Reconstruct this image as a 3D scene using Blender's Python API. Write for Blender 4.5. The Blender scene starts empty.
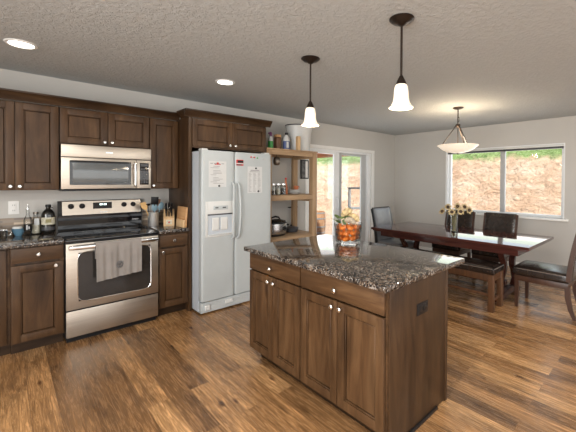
import bpy, bmesh, math, random
from mathutils import Vector, Matrix, noise
random.seed(7)
SC = bpy.context.scene
COL = SC.collection
PI = math.pi
R = math.radians

# ------------------------------------------------------------------ camera, sky, sun, area lights, exposure
cam_d = bpy.data.cameras.new('camera'); cam = bpy.data.objects.new('camera', cam_d); COL.objects.link(cam)
F_PX = 334.075; YAW = 0.778; PITCH = -0.014; ROLL = 0.006
cam_d.sensor_fit = 'HORIZONTAL'; cam_d.sensor_width = 36.0
cam_d.lens = F_PX / 576 * 36.0
cam_d.shift_x = -44.817 / 576; cam_d.shift_y = -30.967 / 576
cam_d.clip_start = 0.05; cam_d.clip_end = 200
fwd = Vector((math.sin(YAW) * math.cos(PITCH), math.cos(YAW) * math.cos(PITCH), math.sin(PITCH)))
rgt = Vector((math.cos(YAW), -math.sin(YAW), 0)); upv = rgt.cross(fwd)
r2 = rgt * math.cos(ROLL) + upv * math.sin(ROLL); u2 = -rgt * math.sin(ROLL) + upv * math.cos(ROLL)
cam.matrix_world = Matrix(((r2.x, u2.x, -fwd.x, -0.381), (r2.y, u2.y, -fwd.y, -4.387), (r2.z, u2.z, -fwd.z, 1.473), (0, 0, 0, 1)))
SC.camera = cam

W = bpy.data.worlds.new('world'); SC.world = W; W.use_nodes = True
nt = W.node_tree; nt.nodes.clear()
wo = nt.nodes.new('ShaderNodeOutputWorld'); wb = nt.nodes.new('ShaderNodeBackground')
sky = nt.nodes.new('ShaderNodeTexSky'); sky.sky_type = 'HOSEK_WILKIE'; sky.turbidity = 5; sky.ground_albedo = 0.35
sky.sun_direction = Vector((-0.35, -0.45, 0.82)).normalized()
wb.inputs['Strength'].default_value = 1.7
nt.links.new(sky.outputs[0], wb.inputs[0]); nt.links.new(wb.outputs[0], wo.inputs[0])

def light(name, kind, loc, energy, color=(1, 1, 1), target=None, **kw):
    d = bpy.data.lights.new(name, kind); d.energy = energy; d.color = color
    for k, v in kw.items(): setattr(d, k, v)
    o = bpy.data.objects.new(name, d); COL.objects.link(o); o.location = loc
    if target is not None:
        o.rotation_euler = (Vector(target) - Vector(loc)).to_track_quat('-Z', 'Y').to_euler()
    return o
light('sun', 'SUN', (0, 0, 12), 4.8, (1, .95, .88), target=(0.35 * 12, 0.45 * 12, 12 - .82 * 12), angle=R(1.5))
# daylight coming in through the window and the sliding door
light('window_daylight', 'AREA', (6.20, -2.22, 1.55), 9, (.95, .98, 1), target=(0, -2.22, 1.0), shape='RECTANGLE', size=1.95, size_y=1.25)
light('door_daylight', 'AREA', (4.12, .30, 1.1), 13, (.95, .98, 1), target=(4.12, -5, 0.7), shape='RECTANGLE', size=1.7, size_y=1.9)
# fill lights added behind and to the left of the camera, in made-up windows
light('rear_fill_light', 'AREA', (1.8, -8.05, 1.32), 56, (1, .98, .95), target=(1.8, 0, 1.32), shape='RECTANGLE', size=6.8, size_y=2.0)
light('side_fill_light', 'AREA', (-2.45, -4.7, 1.32), 140, (1, .98, .95), target=(4, -4.7, 1.32), shape='RECTANGLE', size=3.6, size_y=2.0)
SC.view_settings.view_transform = 'Standard'; SC.view_settings.look = 'None'
SC.view_settings.gamma = 1.0; SC.view_settings.use_curve_mapping = False
SC.view_settings.exposure = 0.9
SC.cycles.max_bounces = 10; SC.cycles.diffuse_bounces = 6; SC.cycles.glossy_bounces = 5
SC.cycles.transmission_bounces = 8; SC.cycles.transparent_max_bounces = 12
SC.cycles.caustics_reflective = False; SC.cycles.caustics_refractive = False
SC.cycles.sample_clamp_indirect = 6

# ------------------------------------------------------------------ materials
def sock(nd, *names):
    for n in names:
        if n in nd.inputs: return nd.inputs[n]
class Mat:
    def __init__(s, name):
        s.m = bpy.data.materials.new(name); s.m.use_nodes = True
        s.t = s.m.node_tree; s.t.nodes.clear()
        s.out = s.t.nodes.new('ShaderNodeOutputMaterial')
    def n(s, ty, **kw):
        nd = s.t.nodes.new(ty)
        for k, v in kw.items(): setattr(nd, k, v)
        return nd
    def l(s, a, b): s.t.links.new(a, b)
    def pbsdf(s, col=(.8, .8, .8), rough=.5, metal=0, spec=.5, **kw):
        b = s.n('ShaderNodeBsdfPrincipled'); s.b = b
        b.inputs['Base Color'].default_value = (*col, 1); b.inputs['Roughness'].default_value = rough
        b.inputs['Metallic'].default_value = metal; sock(b, 'Specular IOR Level', 'Specular').default_value = spec
        for k, v in kw.items():
            i = sock(b, k.replace('_', ' '))
            i.default_value = (*v, 1) if isinstance(v, tuple) else v
        s.l(b.outputs[0], s.out.inputs[0]); return b
    def coord(s, scale=(1, 1, 1), rot=(0, 0, 0), kind='Object', rnd=False):
        c = s.n('ShaderNodeTexCoord'); o = c.outputs[kind]
        if rnd:
            oi = s.n('ShaderNodeObjectInfo'); mu = s.n('ShaderNodeVectorMath', operation='SCALE')
            mu.inputs[0].default_value = (7.3, 3.1, 5.7); s.l(oi.outputs['Random'], mu.inputs['Scale'])
            ad = s.n('ShaderNodeVectorMath', operation='ADD'); s.l(o, ad.inputs[0]); s.l(mu.outputs[0], ad.inputs[1]); o = ad.outputs[0]
        mp = s.n('ShaderNodeMapping'); mp.inputs['Scale'].default_value = scale; mp.inputs['Rotation'].default_value = rot
        s.l(o, mp.inputs[0]); return mp.outputs[0]
    def noise(s, vec, scale=5, detail=4, rough=.5, dist=0):
        n_ = s.n('ShaderNodeTexNoise'); n_.inputs['Scale'].default_value = scale; n_.inputs['Detail'].default_value = detail
        n_.inputs['Roughness'].default_value = rough; n_.inputs['Distortion'].default_value = dist
        if vec is not None: s.l(vec, n_.inputs['Vector'])
        return n_
    def ramp(s, fac, stops, interp='LINEAR'):
        r = s.n('ShaderNodeValToRGB'); r.color_ramp.interpolation = interp
        e = r.color_ramp.elements
        while len(e) < len(stops): e.new(.5)
        for i, (p, c) in enumerate(stops):
            e[i].position = p; e[i].color = (*c, 1) if len(c) == 3 else c
        s.l(fac, r.inputs[0]); return r.outputs[0]
    def mix(s, fac, a, b, mode='MIX'):
        m = s.n('ShaderNodeMix', data_type='RGBA', blend_type=mode)
        for v, i in ((fac, m.inputs[0]), (a, m.inputs[6]), (b, m.inputs[7])):
            if isinstance(v, (int, float)): i.default_value = v
            elif isinstance(v, tuple): i.default_value = (*v, 1)
            else: s.l(v, i)
        return m.outputs[2]
    def bump(s, h, strength=.2, dist=.01):
        b = s.n('ShaderNodeBump'); b.inputs['Strength'].default_value = strength; b.inputs['Distance'].default_value = dist
        s.l(h, b.inputs['Height']); s.l(b.outputs[0], s.b.inputs['Normal'])

def plain(name, col, rough=.5, metal=0, spec=.5, var=.06, sc=14, bump=0, bsc=60, **kw):
    """a paint, plastic, cloth or metal with a slight procedural unevenness"""
    m = Mat(name); m.pbsdf(col, rough, metal, spec, **kw)
    v = m.coord(rnd=True); n_ = m.noise(v, sc, 3)
    lo = tuple(c * (1 - var) for c in col); hi = tuple(min(1, c * (1 + var)) for c in col)
    m.l(m.ramp(n_.outputs[0], [(.3, lo), (.7, hi)]), m.b.inputs['Base Color'])
    if bump:
        n2 = m.noise(v, bsc, 3); m.bump(n2.outputs[0], bump, .003)
    return m.m

def cabinet_wood(name, axis, dark=1.0, tint=(1, 1, 1), rough=.42):
    m = Mat(name); m.pbsdf(rough=rough, spec=.28)
    sc = {'x': (1.1, 9, 9), 'y': (9, 1.1, 9), 'z': (9, 9, 1.1)}[axis]
    v = m.coord(sc, rnd=True)
    n1 = m.noise(v, 1.6, 6, .62, 1.2)
    v2 = m.coord({'x': (.7, 3, 3), 'y': (3, .7, 3), 'z': (3, 3, .7)}[axis], rnd=True)
    n2 = m.noise(v2, 2.2, 3, .5, .6)
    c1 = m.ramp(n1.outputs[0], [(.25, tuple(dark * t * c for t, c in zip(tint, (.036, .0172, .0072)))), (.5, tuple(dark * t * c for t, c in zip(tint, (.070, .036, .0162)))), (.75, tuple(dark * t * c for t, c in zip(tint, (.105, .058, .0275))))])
    c2 = m.ramp(n2.outputs[0], [(.3, (.62, .60, .58)), (.68, (1.22, 1.2, 1.16))])
    c = m.mix(1.0, c1, c2, 'MULTIPLY')
    # knots
    vo = m.n('ShaderNodeTexVoronoi'); vo.inputs['Scale'].default_value = 1.0
    m.l(m.coord({'x': (1.4, 3, 3), 'y': (3, 1.4, 3), 'z': (3, 3, 1.4)}[axis], rnd=True), vo.inputs['Vector'])
    k = m.ramp(vo.outputs['Distance'], [(.05, (.35, .3, .28)), (.13, (1, 1, 1))])
    m.l(m.mix(.8, c, m.mix(1.0, c, k, 'MULTIPLY')), m.b.inputs['Base Color'])
    m.bump(n1.outputs[0], .08, .002)
    return m.m

def simple_wood(name, cols, axis='x', rough=.4, sc=14, knots=False):
    m = Mat(name); m.pbsdf(rough=rough)
    s = {'x': (1, sc, sc), 'y': (sc, 1, sc), 'z': (sc, sc, 1)}[axis]
    n1 = m.noise(m.coord(s, rnd=True), 1.5, 5, .6, 1.0)
    m.l(m.ramp(n1.outputs[0], [(.28, cols[0]), (.5, cols[1]), (.74, cols[2])]), m.b.inputs['Base Color'])
    m.bump(n1.outputs[0], .06, .002)
    return m.m

def granite(name, rough=.07):
    m = Mat(name); m.pbsdf(rough=rough, spec=.6)
    v = m.coord()
    vo = m.n('ShaderNodeTexVoronoi'); vo.inputs['Scale'].default_value = 85; vo.inputs['Randomness'].default_value = 1
    nd = m.noise(v, 20, 3); 
    dv = m.n('ShaderNodeVectorMath', operation='MULTIPLY_ADD'); m.l(nd.outputs['Color'], dv.inputs[0]); dv.inputs[1].default_value = (.03, .03, .03); m.l(v, dv.inputs[2])
    m.l(dv.outputs[0], vo.inputs['Vector'])
    sep = m.n('ShaderNodeSeparateColor'); m.l(vo.outputs['Color'], sep.inputs[0])
    c1 = m.ramp(sep.outputs[0], [(0, (.012, .011, .011)), (.20, (.050, .038, .030)), (.42, (.095, .070, .052)), (.64, (.145, .115, .090)), (.80, (.060, .056, .055)), (.92, (.24, .22, .20))], 'CONSTANT')
    n2 = m.noise(v, 7, 4); c2 = m.ramp(n2.outputs[0], [(.35, (.55, .55, .56)), (.65, (1.15, 1.1, 1.05))])
    c = m.mix(1, c1, c2, 'MULTIPLY')
    vo2 = m.n('ShaderNodeTexVoronoi'); vo2.inputs['Scale'].default_value = 190; m.l(v, vo2.inputs['Vector'])
    s2 = m.n('ShaderNodeSeparateColor'); m.l(vo2.outputs['Color'], s2.inputs[0])
    f = m.ramp(s2.outputs[1], [(.80, (0, 0, 0)), (.82, (1, 1, 1))])
    c = m.mix(f, c, m.ramp(s2.outputs[2], [(.3, (.01, .01, .012)), (.7, (.30, .28, .26))], 'CONSTANT'))
    m.l(c, m.b.inputs['Base Color'])
    return m

def steel(name, col=(.50, .445, .38), rough=.36, axis='x'):
    m = Mat(name); m.pbsdf(col, rough, 1.0)
    s = {'x': (1.5, 160, 160), 'z': (160, 160, 1.5)}[axis]
    n1 = m.noise(m.coord(s), 2, 3)
    m.l(m.ramp(n1.outputs[0], [(.3, tuple(c * .9 for c in col)), (.7, tuple(min(1, c * 1.07) for c in col))]), m.b.inputs['Base Color'])
    m.l(m.ramp(n1.outputs[0], [(.3, (rough * .8,) * 3), (.7, (rough * 1.25,) * 3)]), m.b.inputs['Roughness'])
    return m.m

def emit(name, col, strength):
    m = Mat(name); e = m.n('ShaderNodeEmission'); e.inputs[0].default_value = (*col, 1); e.inputs[1].default_value = strength
    m.l(e.outputs[0], m.out.inputs[0]); return m.m

def thin_glass(name, tint=(1, 1, 1), refl=1.0, rough=.0):
    m = Mat(name); t = m.n('ShaderNodeBsdfTransparent'); t.inputs[0].default_value = (*tint, 1)
    g = m.n('ShaderNodeBsdfGlossy'); g.inputs['Roughness'].default_value = rough
    fr = m.n('ShaderNodeFresnel'); fr.inputs['IOR'].default_value = 1.45
    ml = m.n('ShaderNodeMath', operation='MULTIPLY'); ml.inputs[1].default_value = refl; m.l(fr.outputs[0], ml.inputs[0])
    x = m.n('ShaderNodeMixShader'); m.l(ml.outputs[0], x.inputs[0]); m.l(t.outputs[0], x.inputs[1]); m.l(g.outputs[0], x.inputs[2])
    m.l(x.outputs[0], m.out.inputs[0]); return m.m

M = {}
M['wood_z'] = cabinet_wood('cabinet wood vertical', 'z'); M['wood_x'] = cabinet_wood('cabinet wood horizontal', 'x')
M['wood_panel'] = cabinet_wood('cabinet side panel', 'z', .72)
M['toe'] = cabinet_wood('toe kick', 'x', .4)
M['crown'] = cabinet_wood('crown wood', 'x', .55)
M['nickel'] = plain('satin nickel', (.75, .73, .70), .22, 1.0)
M['steel'] = steel('stainless steel'); M['steel_z'] = steel('stainless steel vertical', axis='z')
M['bright_steel'] = plain('polished steel', (.78, .78, .78), .12, 1.0)
M['black_glass'] = plain('black glass', (.006, .006, .007), .05, 0, .6)
M['oven_glass'] = plain('oven window glass', (.028, .025, .023), .08, 0, .4)
M['mw_glass'] = plain('microwave window', (.10, .11, .115), .12, 0, .8)
M['black'] = plain('black plastic', (.010, .010, .011), .3, 0, .3)
M['dark_grey'] = plain('dark grey plastic', (.05, .05, .055), .4)
M['fridge'] = plain('white enamel', (.42, .455, .465), .28, 0, .5, var=.015, bump=.05, bsc=180)
M['fridge_side'] = plain('grey enamel side', (.46, .50, .545), .4, var=.02, bump=.05, bsc=160)
M['white_plastic'] = plain('white plastic', (.60, .61, .60), .35, var=.02)
M['paper'] = plain('paper', (.56, .57, .57), .7, var=.02)
M['ink'] = plain('ink', (.22, .22, .23), .7); M['red_ink'] = plain('red ink', (.45, .04, .04), .6)
M['red'] = plain('red plastic', (.55, .03, .03), .4); M['green'] = plain('green plastic', (.04, .30, .06), .4)
M['vinyl'] = plain('white vinyl', (.80, .82, .83), .35, var=.02)
M['grey_shade_vinyl'] = plain('grey shade vinyl', (.45, .46, .46), .4, var=.03)  # grey parts; also paints the backlit shade of the fixed door panel
M['trim'] = plain('white trim paint', (.80, .80, .78), .4, var=.02)
M['towel'] = plain('grey towel cloth', (.235, .215, .20), .95, 0, .1, var=.05, sc=12, bump=.5, bsc=260)
M['towel_print'] = plain('towel print', (.13, .125, .125), .95, 0, .1, var=.2, sc=90)
M['bronze'] = plain('oil rubbed bronze', (.035, .024, .018), .38, .7)
M['brushed'] = plain('antique nickel', (.22, .19, .16), .35, .9)
M['pine'] = simple_wood('pine boards', ((.27, .165, .085), (.36, .235, .13), (.45, .31, .185)), 'x', .55, 10)
M['pine_z'] = simple_wood('pine posts', ((.27, .165, .085), (.36, .235, .13), (.45, .31, .185)), 'z', .55, 10)
M['maple'] = simple_wood('light maple', ((.50, .32, .16), (.60, .40, .21), (.68, .48, .28)), 'z', .45, 9)
M['board'] = simple_wood('cutting board wood', ((.42, .22, .095), (.52, .29, .13), (.60, .36, .17)), 'y', .45, 12)
M['spoon'] = simple_wood('spoon wood', ((.55, .33, .12), (.62, .38, .15), (.68, .45, .2)), 'z', .5, 6)
M['cherry'] = simple_wood('red brown table wood', ((.040, .013, .011), (.066, .021, .017), (.095, .033, .025)), 'y', .06, 12)
M['cherry_z'] = simple_wood('red brown turned wood', ((.03, .010, .008), (.052, .016, .012), (.08, .026, .018)), 'z', .25, 12)
M['bench_wood'] = simple_wood('bench wood', ((.06, .026, .011), (.095, .041, .017), (.13, .06, .026)), 'z', .4, 12)
M['chair_wood'] = simple_wood('dark chair wood', ((.035, .015, .009), (.055, .024, .014), (.08, .036, .02)), 'z', .35, 12)
M['chair_black'] = plain('black chair frame', (.012, .012, .014), .35)
M['leather'] = plain('dark brown leather', (.022, .015, .012), .27, 0, .6, var=.25, sc=9, bump=.16, bsc=130)
M['sheen_leather'] = plain('sheen painted leather', (.17, .175, .185), .27, 0, .6, var=.1, sc=9, bump=.1, bsc=130)  # dark leather; the pale door reflection is put into its colour
M['piping'] = plain('leather piping', (.16, .13, .11), .35)
M['bottle_black'] = plain('dark bottle glass', (.010, .009, .008), .06, 0, .7)
M['label'] = plain('cream label', (.52, .49, .38), .6, var=.25, sc=60)
M['blue'] = plain('blue glaze', (.11, .22, .31), .25, var=.1)
M['teal'] = plain('blue grey silicone', (.15, .25, .31), .4, var=.1)
M['deep_blue'] = plain('deep blue plastic', (.05, .08, .22), .35)
M['brown_box'] = plain('brown canister', (.13, .06, .03), .45, var=.2)
M['purple'] = plain('purple plastic', (.16, .03, .13), .4)
M['tub'] = plain('grey white plastic tub', (.56, .57, .56), .4, var=.04)
M['orange'] = plain('orange gourd skin', (.80, .20, .022), .35, var=.18, sc=20)
M['cream'] = plain('cream dried gourd', (.50, .38, .20), .6, var=.3, sc=30)
M['burlap'] = plain('burlap', (.36, .30, .22), .9, var=.25, sc=60)
M['leaf'] = plain('green leaf', (.07, .12, .035), .6, var=.3)
M['petal'] = plain('dry sunflower petals', (.52, .40, .21), .7, var=.25, sc=40)
M['seed'] = plain('sunflower seeds', (.06, .035, .02), .8, var=.3, sc=60)
M['stem'] = plain('dry stem', (.24, .21, .10), .7, var=.2)
M['galv'] = plain('galvanised hoop', (.40, .42, .44), .4, .6)
M['barrel'] = simple_wood('barrel staves', ((.30, .15, .07), (.42, .23, .12), (.50, .30, .17)), 'z', .6, 10)
M['cedar'] = simple_wood('cedar patio boards', ((.50, .19, .085), (.60, .26, .12), (.68, .32, .16)), 'y', .6, 8)
M['plate'] = plain('white china', (.74, .74, .72), .2, var=.02)
M['terracotta'] = plain('terracotta', (.50, .16, .07), .5, var=.1)
M['cooker'] = plain('brushed cooker steel', (.62, .63, .64), .26, 1.0)
M['crock'] = plain('satin crock steel', (.80, .79, .77), .42, .85)
M['art'] = plain('dark picture print', (.10, .10, .10), .5, var=.6, sc=22)
M['glass'] = thin_glass('clear glass', (.975, .985, .985), .8)
M['pane'] = thin_glass('window glass', (.97, .985, .98), .2)
M['smoke'] = thin_glass('cooker lid glass', (.45, .45, .45), 1.6)
M['lamp_lens'] = emit('lamp lens', (1, .95, .86), 6)
M['digits'] = emit('clock digits', (.75, 1, .95), 2.2)
def shade_mat(name, strength, col=(1, .80, .56)):
    m = Mat(name); m.pbsdf((.86, .80, .70), .3, 0, .5)
    n_ = m.noise(m.coord(), 26, 4, .6, 1.5)
    e = m.ramp(n_.outputs[0], [(.3, tuple(c * .55 for c in col)), (.62, col)])
    m.l(e, sock(m.b, 'Emission Color', 'Emission')); m.b.inputs['Emission Strength'].default_value = strength
    return m.m
M['shade'] = shade_mat('lit alabaster shade', .42)
M['bowl_shade'] = shade_mat('lit alabaster bowl', .34, (1, .84, .64))
M['bulb'] = emit('lamp bulb', (1, .82, .58), 8)

g = granite('granite'); M['granite'] = g.m

# floor : hand scraped planks running along y
m = Mat('wood plank floor'); m.pbsdf(rough=.3, spec=.6)
v = m.coord((1, 1, 1), (0, 0, R(90)))
br = m.n('ShaderNodeTexBrick'); br.offset = .37; br.offset_frequency = 2; br.squash = 1
m.l(v, br.inputs['Vector'])
br.inputs['Color1'].default_value = (0, 0, 0, 1); br.inputs['Color2'].default_value = (1, 1, 1, 1); br.inputs['Mortar'].default_value = (.5, .5, .5, 1)
br.inputs['Scale'].default_value = 1; br.inputs['Mortar Size'].default_value = .0011; br.inputs['Mortar Smooth'].default_value = .2
br.inputs['Brick Width'].default_value = 1.25; br.inputs['Row Height'].default_value = .135; br.inputs['Bias'].default_value = 0
tone = m.ramp(br.outputs['Color'], [(0, (.165, .086, .038)), (.3, (.295, .154, .064)), (.65, (.375, .200, .085)), (1, (.44, .250, .113))])
sh = m.n('ShaderNodeVectorMath', operation='MULTIPLY_ADD'); m.l(br.outputs['Color'], sh.inputs[0]); sh.inputs[1].default_value = (3.7, 1.9, 2.3)
m.l(m.coord((24, 1.5, 1)), sh.inputs[2])
gr = m.noise(sh.outputs[0], 2.6, 8, .68, 1.6)
streak = m.ramp(gr.outputs[0], [(.25, (.36, .33, .31)), (.40, (.72, .70, .68)), (.54, (1.05, 1.05, 1.03)), (.66, (1.55, 1.55, 1.55)), (.8, (2.1, 2.15, 2.2))])
c = m.mix(1, tone, streak, 'MULTIPLY')
sh2 = m.n('ShaderNodeVectorMath', operation='MULTIPLY_ADD'); m.l(br.outputs['Color'], sh2.inputs[0]); sh2.inputs[1].default_value = (5.1, 2.2, 1.3)
m.l(m.coord((5.5, .9, 1)), sh2.inputs[2])
big = m.noise(sh2.outputs[0], 2.2, 4, .6, .8)
c = m.mix(1, c, m.ramp(big.outputs[0], [(.33, (.58, .57, .57)), (.5, (.98, .98, .98)), (.68, (1.25, 1.25, 1.25))]), 'MULTIPLY')
sh3 = m.n('ShaderNodeVectorMath', operation='MULTIPLY_ADD'); m.l(br.outputs['Color'], sh3.inputs[0]); sh3.inputs[1].default_value = (8.3, 4.1, 2.3)
m.l(m.coord((38, 1.7, 1)), sh3.inputs[2])
fine = m.noise(sh3.outputs[0], 2.0, 6, .7, 2.2)
c = m.mix(1, c, m.ramp(fine.outputs[0], [(.33, (.42, .38, .36)), (.42, (.92, .91, .90)), (.58, (1.04, 1.04, 1.04)), (.68, (1.5, 1.5, 1.48))]), 'MULTIPLY')
kn = m.n('ShaderNodeTexVoronoi'); kn.inputs['Scale'].default_value = 1; m.l(m.coord((4.6, 2.0, 1)), kn.inputs['Vector'])
c = m.mix(1, c, m.ramp(kn.outputs['Distance'], [(.04, (.28, .22, .2)), (.10, (1, 1, 1))]), 'MULTIPLY')
c = m.mix(m.ramp(br.outputs['Fac'], [(0, (0, 0, 0)), (1, (.6, .6, .6))]), c, (.05, .028, .016))
m.l(c, m.b.inputs['Base Color'])
m.l(m.ramp(gr.outputs[0], [(.3, (.19,) * 3), (.7, (.33,) * 3)]), m.b.inputs['Roughness'])
hb = m.mix(.6, gr.outputs[0], big.outputs[0]); hb = m.mix(br.outputs['Fac'], hb, (0, 0, 0))
m.bump(hb, .32, .012)
M['floor'] = m.m

m = Mat('greige wall paint'); m.pbsdf((.42, .40, .375), .6, 0, .35)
n_ = m.noise(m.coord(), 90, 4); m.bump(n_.outputs[0], .12, .004)
n2 = m.noise(m.coord(), 1.3, 2); m.l(m.ramp(n2.outputs[0], [(.3, (.50, .488, .462)), (.7, (.53, .518, .49))]), m.b.inputs['Base Color'])
M['wall'] = m.m
m = Mat('knockdown ceiling'); m.pbsdf((.42, .42, .41), .75, 0, .25)
v = m.coord(); n_ = m.noise(v, 26, 6, .6, .6); n2 = m.noise(v, 90, 3)
kd = m.ramp(n_.outputs[0], [(.44, (0, 0, 0)), (.56, (1, 1, 1))]); hb = m.mix(.22, kd, n2.outputs[0]); m.bump(hb, .42, .015)
m.l(m.ramp(n_.outputs[0], [(.3, (.46, .485, .49)), (.7, (.49, .515, .52))]), m.b.inputs['Base Color'])
M['ceiling'] = m.m

m = Mat('stacked stone mosaic'); m.pbsdf(rough=.3)
b = m.n('ShaderNodeTexBrick'); m.l(m.coord((1, 1, 1), (R(90), 0, 0)), b.inputs['Vector']); b.offset = .43
b.inputs['Scale'].default_value = 1; b.inputs['Brick Width'].default_value = .13; b.inputs['Row Height'].default_value = .022; b.inputs['Mortar Size'].default_value = .0012
b.inputs['Color1'].default_value = (0, 0, 0, 1); b.inputs['Color2'].default_value = (1, 1, 1, 1); b.inputs['Mortar'].default_value = (.4, .4, .4, 1)
m.l(m.ramp(b.outputs['Color'], [(0, (.12, .085, .06)), (.3, (.34, .25, .17)), (.6, (.20, .16, .13)), (1, (.58, .46, .33))]), m.b.inputs['Base Color'])
M['mosaic'] = m.m

m = Mat('cut dirt bank and grass'); m.pbsdf(rough=.95, spec=.1)
geo = m.n('ShaderNodeNewGeometry'); sx = m.n('ShaderNodeSeparateXYZ'); m.l(geo.outputs['Position'], sx.inputs[0])
v = m.coord(); n1 = m.noise(v, 2.2, 8, .65, .5); n2 = m.noise(m.coord((1, 1, 3.5)), 1.1, 5, .6, .6); n3 = m.noise(v, 14, 5, .7)
dirt = m.ramp(n1.outputs[0], [(.28, (.40, .19, .10)), (.42, (.60, .34, .20)), (.56, (.68, .44, .29)), (.74, (.80, .66, .54))])
dirt = m.mix(.5, dirt, m.ramp(n2.outputs[0], [(.3, (.55, .32, .19)), (.5, (.72, .50, .35)), (.72, (.84, .75, .67))]))
n4 = m.noise(m.coord((1, 1, 1.6)), 3.2, 8, .72, 1.2)
dirt = m.mix(1, dirt, m.ramp(n4.outputs[0], [(.33, (.40, .33, .29)), (.42, (.95, .93, .91)), (.55, (1.15, 1.15, 1.15)), (.7, (1.4, 1.42, 1.45))]), 'MULTIPLY')
dirt = m.mix(.6, dirt, m.mix(1, dirt, m.ramp(n3.outputs[0], [(.34, (.35, .32, .3)), (.46, (1.0, 1.0, 1.0))]), 'MULTIPLY'))
grass = m.ramp(n3.outputs[0], [(.3, (.13, .19, .06)), (.55, (.30, .42, .16)), (.75, (.55, .62, .36))])
ad = m.n('ShaderNodeMath', operation='MULTIPLY_ADD'); m.l(n1.outputs[0], ad.inputs[0]); ad.inputs[1].default_value = .8; m.l(sx.outputs[2], ad.inputs[2])
f = m.ramp(ad.outputs[0], [(0, (0, 0, 0)), (1, (1, 1, 1))])
mr = m.n('ShaderNodeMapRange'); mr.inputs['From Min'].default_value = 2.5; mr.inputs['From Max'].default_value = 2.75; m.l(ad.outputs[0], mr.inputs['Value'])
dirt = m.mix(.30, dirt, (.80, .66, .54))
m.l(m.mix(mr.outputs[0], dirt, grass), m.b.inputs['Base Color'])
m.bump(n4.outputs[0], 1.0, .25)
M['hill'] = m.m

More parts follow.
